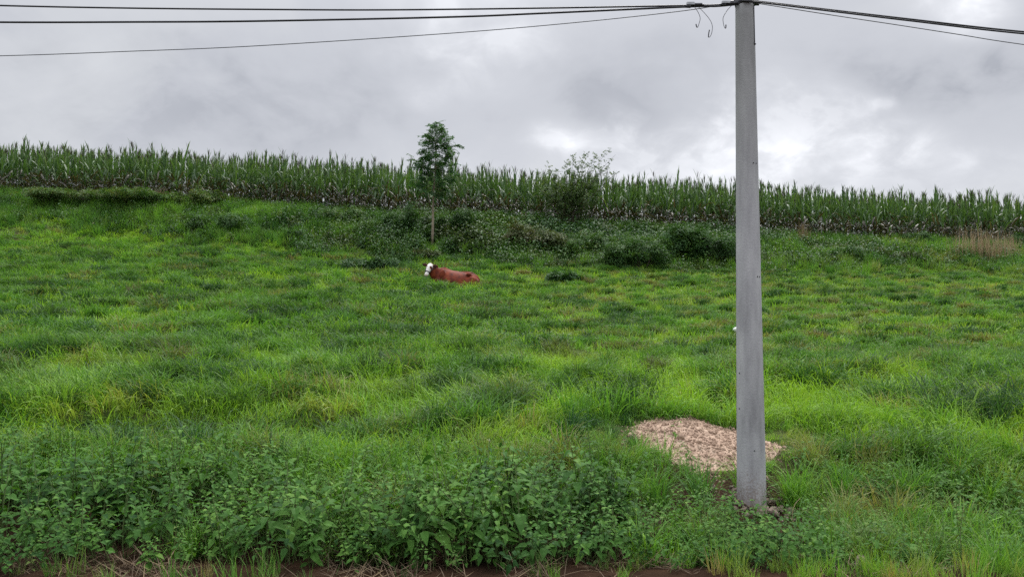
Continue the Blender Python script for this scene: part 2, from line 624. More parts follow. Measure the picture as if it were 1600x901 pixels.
# ------------------------------------------------------------------ grass
def blade(g, base, az, L, w, lean, curl, seg=4, bt=0.0, twist=0.0):
    """arching ribbon: starts at angle lean from the vertical and bends by curl towards azimuth az"""
    ca, sa = math.cos(az), math.sin(az)
    px_, pz_ = 0.0, 0.0
    side = np.array((-sa, ca, 0.0))
    vs = []
    bts = []
    for i in range(seg + 1):
        t = i / seg
        a = lean + curl * t * t
        wd = w * (1 - t ** 1.6) * (0.75 + 0.5 * min(t * 3, 1)) * 0.5
        c = np.array((base[0] + px_ * ca, base[1] + px_ * sa, base[2] + pz_))
        sd = side * math.cos(twist * t) + np.array((0, 0, 1)) * math.sin(twist * t)
        if i < seg:
            vs += [c - sd * wd, c + sd * wd]
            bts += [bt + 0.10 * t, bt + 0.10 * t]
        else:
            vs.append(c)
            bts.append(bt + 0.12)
        px_ += L / seg * math.sin(a); pz_ += L / seg * math.cos(a)
    fs = [(2 * i, 2 * i + 1, 2 * i + 3, 2 * i + 2) for i in range(seg - 1)] + [(2 * seg - 2, 2 * seg - 1, 2 * seg)]
    g.add(vs, fs, bts)


def tuft(n, r, Lr, w, lean, curl, dirspread, seg=3, radial=0.0, var=0.075):
    g = Geo()
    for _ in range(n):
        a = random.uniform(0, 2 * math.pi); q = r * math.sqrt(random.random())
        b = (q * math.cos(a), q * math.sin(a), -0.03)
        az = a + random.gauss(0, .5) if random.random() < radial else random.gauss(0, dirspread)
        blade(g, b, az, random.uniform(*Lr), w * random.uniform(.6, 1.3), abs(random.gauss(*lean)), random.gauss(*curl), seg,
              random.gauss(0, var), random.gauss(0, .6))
    return g


def field_mask(x, y):
    keep = np.ones(len(x))
    hd = poly_dist(x, y, HEAP)
    keep *= 1 - sstep(-0.03, 0.10, hd + 0.16 * (fbm(x, y, .25, 2, 44) - .5)) * 0.985
    rag = .30 * (fbm(x, y, .18, 2, 45) - .5)
    keep *= 1 - .97 * (np.hypot((x - POLE_X) / 1.0, (y - POLE_Y + .12) / .9) < 0.27 + rag)
    keep *= 1 - .95 * (np.hypot((x - POLE_X + .26) / .16, (y - 7.25) / .30) < 1)
    keep *= 1 - .20 * sstep(-.75, -.35, hd) * (y < 9.0) * (x < 3.2)
    upx = 800 + x / y * FPX
    keep *= 1 - .25 * sstep(980, 1010, upx) * (1 - sstep(1200, 1260, upx)) * sstep(6.4, 6.7, y) * (1 - sstep(7.6, 7.9, y))
    cx = (x - COW_X) / 1.15; cy = (y - COW_Y) / 0.55
    keep *= np.where(cx * cx + cy * cy < 1, 0.0, 1)
    return keep


def patch(x, y):
    """0 = short pale sward, 1 = long dark tussocky grass"""
    p = fbm(x * .7 + 0.25 * y, y * 1.5, 2.6, 3, 51)
    q = fbm(x * .8, y * 1.5, 0.75, 2, 57)
    return sstep(0.36, 0.64, 0.34 * p + 0.33 * q + .33 * ridge_noise(x, y))


def rightfield(x, y):
    u = view_u(x, y)
    return sstep(-0.15, 0.25, u) * sstep(11.0, 14.0, y)


def colour_of(x, y):
    t = 0.80 - 0.42 * patch(x, y) + 0.60 * (fbm(x * .7, y * 1.4, 4.5, 2, 61) - .5) + 0.95 * (fbm(x * .8, y * 1.2, .55, 2, 63) - .5)
    t += rng.normal(0, .06, len(x))
    return t


def flow(x, y):
    return -math.pi / 2 + (fbm(x, y, 1.7, 2, 71) - .5) * 5.5


def make_grass():
    far_short = [tuft(15, .17, (.10, .24), .024, (.55, .4), (.9, .6), 1.6, 2, .2, .10) for _ in range(7)]
    far_long = [tuft(19, .17, (.20, .42), .025, (.5, .35), (1.7, .6), .9, 3, .25, .10) for _ in range(7)]
    far_tus = [tuft(40, .17, (.22, .46), .024, (.35, .25), (2.0, .5), 1.2, 3, .7, .09) for _ in range(6)]
    near_short = [tuft(24, .14, (.10, .28), .011, (.5, .35), (1.1, .6), 1.5, 3, .2, .10) for _ in range(7)]
    near_long = [tuft(26, .14, (.22, .50), .0125, (.45, .3), (1.8, .5), .9, 5, .25, .10) for _ in range(8)]
    near_tus = [tuft(62, .15, (.26, .56), .0125, (.3, .25), (2.0, .5), 1.1, 5, .7, .09) for _ in range(6)]

    def lay(name, label, short, long_, tus, y0, y1, d_s, d_l, d_t, d_c):
        X, Y, K, S, T, D = [], [], [], [], [], []
        n_s, n_l = len(short), len(long_)
        for kind, dmax in ((0, d_s), (1, d_l), (2, d_t)):
            def dens(x, y, kind=kind, dmax=dmax):
                p = patch(x, y); rf = rightfield(x, y); m = field_mask(x, y)
                edge = sstep(7.2, 8.0, y + 0.5 * (fbm(x, y, .8, 2, 80) - .5))
                if kind == 0:
                    v = 1.0 - 0.45 * p
                elif kind == 1:
                    v = (0.10 + 0.9 * p) * (1 - 0.72 * rf)
                else:
                    v = sstep(0.55, 0.85, p) * (1 - .55 * rf) + 0.18 * rf * (fbm(x, y * 1.4, .7, 1, 87) > .66)
                return dmax * v * m * edge * (1 - 0.55 * sstep(32.0, 35.5, y) * np.exp(-((view_u(x, y) - .08) / .5) ** 2)) * (1 - sstep(38.5, 40, y))
            x, y = random_points(y0, y1, dens, dmax)
            n = len(x)
            rf = rightfield(x, y)
            t = colour_of(x, y)
            if kind == 0: t = t + .06
            if kind == 2: t = t - .16
            d = np.clip(rng.normal(0.02, .10, n), 0, .8) + rf * np.clip(fbm(x, y * 1.5, 1.3, 3, 91) - .42, 0, 1) * 1.6 * rng.random(n)
            d += (fbm(x, y * 1.5, .8, 2, 93) > .74) * rng.uniform(0, .55, n)
            s = rng.uniform(.75, 1.25, n)
            if kind > 0: s *= 1 - .3 * rf
            hdist = poly_dist(x, y, HEAP)
            s *= 1 - .6 * sstep(-1.0, -.35, hdist) * (y < 9.0)
            k = (rng.integers(0, n_s, n) if kind == 0 else n_s + rng.integers(0, n_l, n) if kind == 1 else n_s + n_l + rng.integers(0, len(tus), n))
            X.append(x); Y.append(y); K.append(k); S.append(s); T.append(t); D.append(np.clip(d, 0, .85))
        # dark tussocks: tight clusters of long arching tufts that stand out of the sward
        w1 = y1 * 1.22 * 800 / FPX
        nc = int((y1 - y0) * 2 * w1 * d_c)
        cx = rng.uniform(-w1, w1, nc); cy = rng.uniform(y0, y1, nc)
        rf = rightfield(cx, cy)
        k_ = (np.abs(cx) < cy * 1.22 * 800 / FPX + 1) & (rng.random(nc) < .25 + .75 * np.maximum(patch(cx, cy), .8 * rf)) & (cy < 33)
        cx, cy, rf = cx[k_], cy[k_], rf[k_]
        per = rng.integers(4, 12, len(cx))
        big = rng.uniform(.08, .30, len(cx)) * (1 - .45 * rf)
        x = np.repeat(cx, per) + rng.normal(0, 1, per.sum()) * np.repeat(big, per) * 1.25
        y = np.repeat(cy, per) + rng.normal(0, 1, per.sum()) * np.repeat(big, per) * .7
        ct = rng.normal(.12, .15, len(cx)) + .05 * rf; cd = np.where(rng.random(len(cx)) < .12 + .12 * rf, rng.uniform(.15, .55, len(cx)), rng.uniform(0, .08, len(cx)))
        t = np.repeat(ct, per) + rng.normal(0, .05, per.sum())
        d = np.repeat(cd, per)
        s = rng.uniform(.80, 1.25, per.sum()) * np.repeat(1 - .30 * rf, per)
        s *= 1 - .6 * sstep(-1.0, -.35, poly_dist(x, y, HEAP)) * (y < 9.0)
        m_ = rng.random(len(x)) < field_mask(x, y) * sstep(7.3, 7.9, y)
        X.append(x[m_]); Y.append(y[m_]); T.append(t[m_]); D.append(d[m_]); S.append(s[m_])
        K.append(n_s + n_l + rng.integers(0, len(tus), m_.sum()))
        X = np.concatenate(X); Y = np.concatenate(Y)
        Z = ground_z(X, Y)
        n = len(X)
        E = np.stack([rng.normal(0, .12, n), rng.normal(0, .12, n), flow(X, Y) + rng.normal(0, .55, n)], 1)
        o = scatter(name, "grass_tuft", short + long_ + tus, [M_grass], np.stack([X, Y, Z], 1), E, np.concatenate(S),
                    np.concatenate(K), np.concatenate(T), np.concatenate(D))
        tag(o, label, "grass", kind='stuff')
        print(name, n)
    lay("meadow_grass", "long lush green grass of the lower hillside near the roadside plants", near_short, near_long, near_tus, 7.2, 14.0, 85, 46, 8, 2.5)
    lay("hillside_grass", "mottled green pasture grass of the upper hillside around the lying cow", far_short, far_long, far_tus, 14.0, 40.0, 42, 15, 2, 3.0)


make_grass()

# ------------------------------------------------------------------ broad leaves
def leaf(g, base, d, up, L, W, droop=0.3, fold=0.18, bt=0.0, mi=0):
    d = np.asarray(d, float); d /= np.linalg.norm(d)
    s = np.cross(d, up); s /= np.linalg.norm(s) + 1e-9
    n = np.cross(s, d)
    b = np.asarray(base, float)

    def pt(t, w):
        return b + d * L * t - np.array((0, 0, 1)) * droop * L * t * t + s * w * W + n * abs(w) * W * fold * 2
    vs = [pt(0, 0), pt(.25, -.46), pt(.28, 0), pt(.25, .46), pt(.62, -.36), pt(.62, 0), pt(.62, .36), pt(1, 0)]
    fs = [(0, 2, 1), (0, 3, 2), (1, 2, 5, 4), (2, 3, 6, 5), (4, 5, 7), (5, 6, 7)]
    g.add(vs, fs, bt, mi)


def nettle(h, pairs, Lmax, bend):
    g = Geo()
    az0 = random.uniform(0, 6.28)
    bd = random.uniform(0, 6.28)
    pts = []
    for i in range(6):
        t = i / 5
        pts.append(np.array((bend * t * t * math.cos(bd), bend * t * t * math.sin(bd), h * t - .04)))
    g.tube(pts, [.005, .0045, .004, .0035, .003, .002], 4, .45, 1, False)
    for k in range(pairs):
        t = 0.22 + 0.78 * k / (pairs - 1)
        p = np.array([np.interp(t, np.linspace(0, 1, 6), [q[c] for q in pts]) for c in range(3)])
        L = 1.12 * Lmax * (1.0 - 0.50 * max(0, t - .55) / .45) * random.uniform(.8, 1.15)
        for sgn in (0, math.pi):
            if t < .5 and random.random() < .8:
                continue
            az = az0 + k * math.pi / 2 + sgn + random.gauss(0, .25)
            el = random.gauss(.15 + .35 * max(0, t - .6), .2)
            d = np.array((math.cos(az) * math.cos(el), math.sin(az) * math.cos(el), math.sin(el)))
            q = p + d * L * .18
            leaf(g, q, d, (0, 0, 1), L, L * random.uniform(.50, .64), random.uniform(.25, .6), random.uniform(.08, .25), random.gauss(.0, .12) + .10 * t)
    return g


NETTLES = [nettle(random.uniform(.45, .68), 8, random.uniform(.075, .115), random.uniform(.05, .25)) for _ in range(8)]
NETTLE_A = [g.arrays() for g in NETTLES]


def thicket(name, label, cat, outline_px, spacing, hscale, tint0, group=None, hbias=None):
    """a leafy clump rooted in a patch of ground (outline given as plan coordinates)"""
    poly = np.array(outline_px)
    lo, hi = poly.min(0), poly.max(0)
    n = int((hi[0] - lo[0]) * (hi[1] - lo[1]) / spacing ** 2)
    x = rng.uniform(lo[0], hi[0], n); y = rng.uniform(lo[1], hi[1], n)
    d = poly_dist(x, y, poly) + .25 * (fbm(x, y, .5, 2, 120) - .5)
    k = (d > 0) & (rng.random(n) < .12 + .88 * sstep(.36, .50, fbm(x, y * 1.2, .38, 2, 125)))
    x, y, d = x[k], y[k], d[k]
    n = len(x)
    s = hscale * (0.62 + 0.38 * sstep(0, .35, d)) * rng.uniform(.72, 1.2, n) * (0.50 + 1.0 * fbm(x, y, .55, 2, 131))
    P = np.stack([x, y, ground_z(x, y)], 1)
    lean = rng.normal(0, .16, (n, 2))
    # plants at the road side of a thicket lean out over the verge
    front = sstep(lo[1] + .7, lo[1], y)
    lean[:, 0] += 0.42 * front
    s = s * (1 - .28 * sstep(5.5, 5.0, y))
    E = np.stack([lean[:, 0], lean[:, 1], np.zeros(n)], 1)
    ang = rng.uniform(0, 6.28, n)
    # spin the plant about its own stem first
    E[:, 2] = 0
    idx = rng.integers(0, len(NETTLE_A), n)
    tint = tint0 - .10 + .60 * (fbm(x, y, .5, 2, 140) - .5) + rng.normal(0, .11, n)
    org = np.array((x.mean(), y.mean(), float(ground_z(x.mean(), y.mean()))))
    # spin baked in by rotating about z with matching lean
    ca, sa = np.cos(-ang), np.sin(-ang)
    E2 = np.stack([lean[:, 0] * np.cos(ang) + lean[:, 1] * np.sin(ang), -lean[:, 0] * np.sin(ang) + lean[:, 1] * np.cos(ang), ang], 1)
    me = bake(name, NETTLE_A, P, E2, s, idx, tint, org)
    o = obj_from(name, me, [M_nettle, M_stem])
    o.location = org
    tag(o, label, cat, group)
    return o


def plan(px_list, Y):
    return [(float(pix_dir(p, 500)[0] * Yv), Yv) for p, Yv in zip(px_list, Y)]


def P2(px, Y):
    return ((px - 800) / FPX * Y, Y)


thicket("nettle_thicket", "broad bank of nettle-like leaves at the lower left roadside", "thicket",
        [P2(-260, 4.98), P2(200, 4.96), P2(460, 5.0), P2(590, 5.3), P2(590, 6.2), P2(520, 6.9), P2(200, 7.2), P2(-200, 7.2)], .095, 1.0, .42, "leafy thickets along the roadside")
thicket("nettle_thicket", "dense leafy nettle clump between the long grass and the soil heap, bottom centre", "thicket",
        [P2(560, 5.15), P2(690, 4.98), P2(800, 4.98), P2(1000, 5.0), P2(1040, 5.5), P2(1025, 5.9), P2(990, 6.5), P2(930, 7.0), P2(830, 7.1), P2(640, 6.6)], .088, 1.08, .40, "leafy thickets along the roadside")
thicket("nettle_thicket", "low leafy clump in front of the foot of the concrete pole", "thicket",
        [P2(1045, 5.05), P2(1180, 4.98), P2(1310, 5.1), P2(1280, 6.2), P2(1150, 6.55), P2(1060, 6.5), P2(1030, 5.9)], .082, .72, .46, "leafy thickets along the roadside")
thicket("nettle_thicket", "leafy clump at the left picture edge behind the broad nettle bank", "thicket",
        [P2(-120, 7.4), P2(80, 7.3), P2(165, 7.6), P2(120, 8.2), P2(-120, 8.4)], .10, .72, .52, "leafy thickets along the roadside")
thicket("nettle_thicket", "leafy patch among long grass at the lower right corner of the bank", "thicket",
        [P2(1500, 5.7), P2(1700, 5.6), P2(1750, 6.5), P2(1540, 6.7), P2(1470, 6.2)], .12, .8, .42, "leafy thickets along the roadside")


# ------------------------------------------------------------------ roadside undergrowth (uncountable mix)
def make_verge():
    long_ = [tuft(40, .10, (.25, .55), .010, (.4, .3), (1.6, .5), 1.6, 5, .4, .1) for _ in range(5)]
    tus = [tuft(70, .10, (.3, .62), .010, (.3, .25), (1.8, .5), 1.4, 5, .8, .1) for _ in range(3)]

    def dens(x, y):
        u_px = 800 + x / y * FPX
        mid = sstep(455, 500, u_px) * (1 - sstep(640, 690, u_px))
        gap = sstep(1000, 1040, u_px) * (1 - sstep(1090, 1140, u_px))
        right = sstep(1230, 1300, u_px)
        base = np.clip(mid * .55 + gap * .3 + right * .85 + .06, 0, 1) * sstep(5.25, 5.5, y)
        back = sstep(6.5, 7.2, y) * (1 - .75 * sstep(1000, 1050, u_px) * (1 - sstep(1200, 1260, u_px)))
        return 46 * np.clip(base + back, 0, 1) * field_mask(x, y) * (0.35 + .9 * fbm(x, y, .5, 2, 150))
    x, y = random_points(5.2, 7.9, dens, 60)
    n = len(x)
    u_px = 800 + x / y * FPX
    k = rng.integers(0, 8, n)
    t = .42 + .5 * (fbm(x, y, .8, 2, 153) - .5) + rng.normal(0, .08, n)
    d = np.clip(rng.normal(0, .15, n), 0, .7) + (fbm(x, y, .6, 2, 155) > .64) * rng.uniform(0, .6, n)
    E = np.stack([rng.normal(.1, .15, n), rng.normal(0, .15, n), rng.uniform(0, 6.28, n)], 1)
    o = scatter("roadside_grass", "roadside_tuft", long_ + tus, [M_grass], np.stack([x, y, ground_z(x, y)], 1), E, rng.uniform(.6, 1.0, n), k, t, np.clip(d, 0, .9))
    tag(o, "long arching grass between the leafy thickets along the roadside", "grass", kind='stuff')
    # loose leafy weeds mixed into the grass
    def dens2(x, y):
        u_px = 800 + x / y * FPX
        right = sstep(1200, 1300, u_px)
        gap = sstep(470, 520, u_px) * (1 - sstep(640, 690, u_px)) + sstep(1000, 1040, u_px) * (1 - sstep(1090, 1140, u_px))
        return 48 * np.clip(.75 * right * sstep(.38, .55, fbm(x, y, .7, 2, 160)) + gap * .95 + .16 + .75 * (1 - sstep(5.1, 5.3, y)) * (u_px < 1050) * sstep(.4, .55, fbm(x, y, .3, 2, 165)), 0, 1) * (.35 + .65 * sstep(5.0, 5.2, y)) * (1 - sstep(7.4, 8.0, y)) * field_mask(x, y) \
            * (1 - .9 * (np.hypot(x - POLE_X, y - POLE_Y) < .55))
    x, y = random_points(4.86, 8.0, dens2, 48)
    n = len(x)
    E = np.stack([rng.normal(.1, .2, n), rng.normal(0, .2, n), rng.uniform(0, 6.28, n)], 1)
    o = scatter("roadside_weeds", "leafy_weed", NETTLES, [M_nettle, M_stem], np.stack([x, y, ground_z(x, y)], 1), E, rng.uniform(.45, .85, n) * (.55 + .45 * sstep(5.0, 5.5, y)),
                rng.integers(0, 8, n), .40 + .35 * (fbm(x, y, .8, 2, 163) - .5) + rng.normal(0, .07, n), np.clip(rng.normal(-.05, .1, n), 0, .5))
    tag(o, "loose leafy weeds scattered through the roadside grass", "weeds", kind='stuff')
    # dead stalks and litter at the edge of the road
    litter = []
    for _ in range(5):
        g = Geo()
        for _ in range(26):
            a = random.uniform(0, 6.28); q = .16 * math.sqrt(random.random())
            blade(g, (q * math.cos(a), q * math.sin(a), 0), random.uniform(0, 6.28), random.uniform(.06, .22), .005, random.uniform(1.0, 1.6), random.uniform(-.2, .8), 3, random.uniform(-.3, .45))
        litter.append(g)
    def dens3(x, y):
        u_px = 800 + x / y * FPX
        return 40 * (1 - .5 * sstep(5.2, 5.4, y)) * (1 - sstep(6.8, 7.6, y)) * (0.25 + 1.2 * np.clip(fbm(x, y, .5, 3, 170) - .35, 0, 1))
    x, y = random_points(4.75, 7.4, dens3, 40)
    n = len(x)
    E = np.stack([rng.normal(0, .15, n), rng.normal(0, .15, n), rng.uniform(0, 6.28, n)], 1)
    o = scatter("dry_litter", "dead_stalk", litter, [M_straw], np.stack([x, y, ground_z(x, y) + .01], 1), E, rng.uniform(.6, 1.2, n), rng.integers(0, 5, n), rng.normal(-.18, .16, n), np.zeros(n))
    tag(o, "brown dead stalks lying on the soil under the roadside plants", "litter", kind='stuff')
    # grass on the verge at the very bottom
    short = [tuft(34, .08, (.12, .30), .006, (.25, .2), (.7, .5), 2.2, 4, .3) for _ in range(4)]
    def dens4(x, y):
        u_px = 800 + x / y * FPX
        return 95 * (sstep(1000, 1350, u_px) * .9 + .14) * (1 - sstep(5.02, 5.3, y)) * (.2 + 1.0 * fbm(x, y, .35, 2, 180))
    x, y = random_points(4.6, 5.35, dens4, 95)
    n = len(x)
    E = np.stack([rng.normal(0, .1, n), rng.normal(0, .1, n), rng.uniform(0, 6.28, n)], 1)
    o = scatter("verge_grass", "verge_tuft", short, [M_grass], np.stack([x, y, ground_z(x, y)], 1), E, rng.uniform(.5, 1.0, n), rng.integers(0, 4, n), np.where(800 + x / y * FPX > 1000, .62, .36) + rng.normal(0, .12, n), np.clip(rng.normal(.15, .28, n), 0, .9))
    tag(o, "short yellowish grass on the road verge at the very bottom", "grass", kind='stuff')


make_verge()

# ------------------------------------------------------------------ bank undergrowth
def leafy_clump(n, r, h, L, wr=.6):
    g = Geo()
    for _ in range(n):
        a = random.uniform(0, 6.28); q = r * math.sqrt(random.random()); z = h * (1 - (q / r) ** 2) * random.uniform(.25, 1.05)
        el = random.gauss(.1, .45); az = a + random.gauss(0, .9)
        d = (math.cos(az) * math.cos(el), math.sin(az) * math.cos(el), math.sin(el))
        l = L * random.uniform(.7, 1.3)
        leaf(g, (q * math.cos(a), q * math.sin(a), z), d, (0, 0, 1), l, l * wr, random.uniform(.1, .6), .15, random.gauss(0, .13))
    return g


def make_bank():
    leafy = [leafy_clump(66, .32, .62, .090) for _ in range(5)]
    small = [leafy_clump(70, .30, .46, .075, .42) for _ in range(4)]

    def bank_w(x, y):
        """where the rough bank starts (it reaches lower in the middle)"""
        u = view_u(x, y)
        start = 33.6 - 1.4 * np.exp(-((u - .25) / .5) ** 2) + 1.6 * sstep(-.3, -1, u) + .8 * sstep(.5, 1, u)
        return sstep(-.9, 1.6, y - start + 5.0 * (fbm(x, y, 2.2, 3, 200) - .5))

    def dens(x, y):
        u = view_u(x, y)
        woody = .22 + .78 * np.exp(-((u - .08) / .45) ** 2)
        return 50 * bank_w(x, y) * woody * (.35 + 1.0 * sstep(.3, .65, fbm(x, y, 1.4, 2, 204))) * (1 - sstep(39.8, 40.4, y))
    x, y = random_points(30.5, 40.4, dens, 50, 1.15)
    n = len(x)
    t = .40 + .9 * (fbm(x, y, 2.6, 3, 208) - .5) + .4 * (fbm(x, y, .8, 2, 209) - .5) + rng.normal(0, .07, n)
    u = view_u(x, y)
    TR = ground_hit(675, 386)
    kk = ~((np.abs(x / y - TR[0] / TR[1]) < .016) & (y < TR[1] + .2) & (y > 31))
    x, y, t, u = x[kk], y[kk], t[kk], u[kk]
    n = len(x)
    d = np.clip(rng.normal(-.05, .12, n), 0, .6) + (fbm(x, y, 1.5, 2, 211) > .62) * rng.uniform(0, .4, n)
    E = np.stack([rng.normal(.25, .2, n), rng.normal(0, .2, n), rng.uniform(0, 6.28, n)], 1)
    E[:, 0] *= .6
    o = scatter("bank_undergrowth", "leafy_sprig", leafy + small, [M_scrub], np.stack([x, y, ground_z(x, y)], 1), E, rng.uniform(.7, 1.35, n) * (1 + .70 * np.exp(-((u - .08) / .42) ** 2) * fbm(x, y, 2.0, 2, 233) * sstep(33, 34.5, y)) * (1 - .38 * sstep(37.2, 39.0, y) * fbm(x, y, 1.2, 2, 230)), rng.integers(0, 9, n), t, np.clip(d, 0, .7))
    tag(o, "rough mixed green undergrowth covering the steep bank below the corn", "undergrowth", kind='stuff')
    print('bank leafy', n)
    tall = [tuft(40, .18, (.35, .75), .016, (.3, .22), (1.1, .5), 1.4, 3, .45) for _ in range(5)]

    def dens2(x, y):
        u = view_u(x, y)
        return 18 * bank_w(x, y) * (.35 + .9 * fbm(x, y, 1.8, 2, 220)) * (1 - sstep(40.0, 40.4, y)) * (.35 + .9 * sstep(.25, .6, np.abs(u - .08)))
    x, y = random_points(30.5, 40.4, dens2, 26, 1.15)
    n = len(x)
    u = view_u(x, y)
    t = .34 + .7 * (fbm(x, y, 2.2, 2, 224) - .5) + rng.normal(0, .08, n)
    d = np.clip(rng.normal(.0, .14, n), 0, .6) + sstep(.3, .9, u) * (fbm(x, y, 1.2, 2, 226) > .58) * rng.uniform(0, .6, n)
    E = np.stack([rng.normal(0, .15, n), rng.normal(0, .15, n), flow(x, y) + rng.normal(0, 1, n)], 1)
    o = scatter("bank_grass", "tall_tuft", tall, [M_grass], np.stack([x, y, ground_z(x, y)], 1), E, rng.uniform(.7, 1.2, n), rng.integers(0, 5, n), t, np.clip(d, 0, .8))
    tag(o, "tall rough grass growing up the bank to the edge of the corn", "grass", kind='stuff')
    print('bank grass', n)


make_bank()

# ------------------------------------------------------------------ shrubs and dry clumps on the bank
SPRIG = [leafy_clump(26, .17, .20, .085, .55) for _ in range(6)]
SPRIG_A = [g.arrays() for g in SPRIG]


def shrub(name, label, cat, px, base_py, w_px, h_px, mat, tint0, group=None, dens=1.0, lumps=6, leafs=1.0):
    p = ground_hit(px, base_py)
    m_px = p[1] / FPX
    w, h = w_px * m_px, h_px * m_px
    tint0 = .20 + .85 * tint0
    lumps = lumps + 3
    root = empty(name, p)
    tag(root, label, cat, group)
    # crown: leaf sprigs over and inside a handful of uneven lobes
    L = []
    for k in range(lumps):
        a = random.uniform(-1, 1)
        L.append((a * w * .46, random.uniform(-.3, .3) * w, h * random.uniform(.18, .66) * (1 - .45 * abs(a)), w * random.uniform(.09, .22), h * random.uniform(.20, .42)))
    P, E, S, T = [], [], [], []
    for (lx, ly, lz, lr, lh) in L:
        n = int(dens * 34 * (lr / .45) * (lr / .45 + .5) * max(.5, lh / .4) + 20)
        for _ in range(n):
            v = np.random.default_rng(random.randrange(1 << 30)).normal(size=3); v /= np.linalg.norm(v)
            q = random.uniform(.55, 1.1) if random.random() < .7 else random.uniform(.2, 1.55)
            pos = np.array((lx + v[0] * lr * q, ly + v[1] * lr * q, lz + v[2] * lh * q))
            zb = float(ground_z(p[0] + pos[0], p[1] + pos[1])) - p[2]
            if pos[2] < zb - .05:
                pos[2] = zb + random.uniform(0, .2)
            P.append(pos); E.append((random.gauss(.2, .5), random.gauss(0, .5), random.uniform(0, 6.28)))
            S.append(random.uniform(.7, 1.3) * leafs); T.append(tint0 + random.gauss(0, .1) + .25 * (fbm(pos[0], pos[2], .5, 2, 300) - .5))
    P = np.array(P)
    me = bake("crown", SPRIG_A, P, np.array(E), np.array(S), rng.integers(0, len(SPRIG_A), len(P)), np.array(T))
    obj_from("crown", me, [mat], root)
    g = Geo()
    for (lx, ly, lz, lr, lh) in L:
        b = np.array((lx * .3, ly * .3, -.1))
        for _ in range(3):
            e = np.array((lx + random.gauss(0, lr * .5), ly + random.gauss(0, lr * .5), lz + lh * random.uniform(.1, .9)))
            g.tube([b, (b + e) / 2 + np.array((random.gauss(0, .06), random.gauss(0, .06), .05)), e], [.022, .015, .006], 5)
    geo_obj("stems", g, [M_twig], root)
    return root


BG = "shrubs on the bank below the corn"
SH = [
    (636, 366, 84, 54, M_scrub, .22, "dark dense shrub just left of the sapling trunk"),
    (718, 366, 62, 50, M_scrub, .20, "dark dense shrub just right of the sapling trunk"),
    (1000, 420, 100, 58, M_scrub, .34, "low green shrub at the foot of the bank, left of the pole"),
    (935, 402, 150, 56, M_scrub, .42, "wide mid-green shrub on the middle of the bank"),
    (1085, 402, 120, 54, M_scrub, .22, "dark shrub on the bank touching the left side of the pole"),
    (815, 392, 110, 42, M_bramble, .40, "brownish bramble shrub on the bank under the wispy bush"),
    (580, 424, 74, 24, M_scrub, .12, "low dark shrub alone in the grass up and left of the cow"),
    (1320, 410, 62, 26, M_scrub, .22, "dark shrub on the bank to the right of the pole"),
    (1402, 412, 60, 18, M_bramble, .18, "low dark shrub on the right bank, beyond the bigger dark one"),
    (1436, 384, 46, 22, M_scrub, .25, "small dark shrub against the corn near the pale reeds"),
    (1596, 392, 44, 34, M_scrub, .30, "dark shrub in front of the corn at the right picture edge"),
    (350, 358, 110, 24, M_scrub, .34, "wide bramble shrub on the left bank"),
    (460, 378, 40, 18, M_scrub, .30, "small low shrub on the bank between the left bramble and the cow"),
    (668, 406, 50, 14, M_bramble, .30, "low dark bramble around the foot of the sapling"),
    (872, 442, 44, 16, M_scrub, .10, "small dark leafy plant in the grass right of the cow"),
    (180, 314, 170, 13, M_scrub, .66, "long low green bush on the bank top at the left, before the corn"),
    (310, 318, 70, 36, M_scrub, .75, "pale yellow-green leafy bush standing against the corn at the left"),
    (540, 350, 80, 24, M_scrub, .48, "green shrub on the bank top under the corn, left of the sapling"),
    (760, 352, 70, 22, M_scrub, .42, "green shrub on the bank top right of the sapling"),
]
for px, by, w, h, mat, t, lab in SH:
    shrub("shrub", lab, "shrub", px, by, w, h, mat, t, BG)


def dry_clump(label, px, base_py, w_px, h_px, n, tint0, cat="dry grass", name="dry_grass_clump", mat=None, blade_w=.016):
    p = ground_hit(px, base_py)
    m = p[1] / FPX
    g = Geo()
    for _ in range(n):
        x = max(-.55, min(.55, random.gauss(0, .26))) * w_px * m; y = max(-1.6, min(1.6, random.gauss(0, 1))) * (.3 if w_px * m > .6 else .12)
        z = float(ground_z(p[0] + x, p[1] + y)) - p[2] - .04
        blade(g, (x, y, z), random.uniform(0, 6.28), h_px * m * random.uniform(.5, 1.2), blade_w, abs(random.gauss(.1, .12)), random.uniform(.1, .8), 4, tint0 + random.gauss(0, .16))
    o = geo_obj(name, g, [mat or M_straw])
    o.location = p
    tag(o, label, cat, "dry grass clumps")
    return o


dry_clump("tall rusty dry grass clump on the bank just right of the pole", 1256, 384, 16, 36, 130, .30)
dry_clump("wide pale pinkish dry reed clump on the bank at the far right", 1536, 408, 96, 54, 430, .55)
dry_clump("pale dry reed clump beside the wide one, at the right picture edge", 1580, 404, 30, 36, 160, .5)
dry_clump("low orange-brown dead grass patch on the bank close to the pole", 1212, 408, 26, 14, 120, .34)
dry_clump("brown dry stalk clump at the corn edge on the left bank", 248, 324, 20, 34, 150, .22)
dry_clump("brown dead grass tuft alone in the left pasture", 210, 462, 30, 20, 170, .22)
dry_clump("straw-coloured dry tuft under the corn between left bank and sapling", 552, 340, 30, 18, 120, .45)
dry_clump("reddish dry stalks at the corn edge below the wispy bush", 818, 346, 16, 26, 70, .20)
dry_clump("dark green grass tussock alone on the right pasture slope", 1496, 622, 46, 34, 210, .10, "tussock", "grass_tussock", M_grass, .010)
dry_clump("small dark grass tussock up the slope from the big one on the right", 1408, 505, 20, 16, 120, .05, "tussock", "grass_tussock", M_grass, .014)

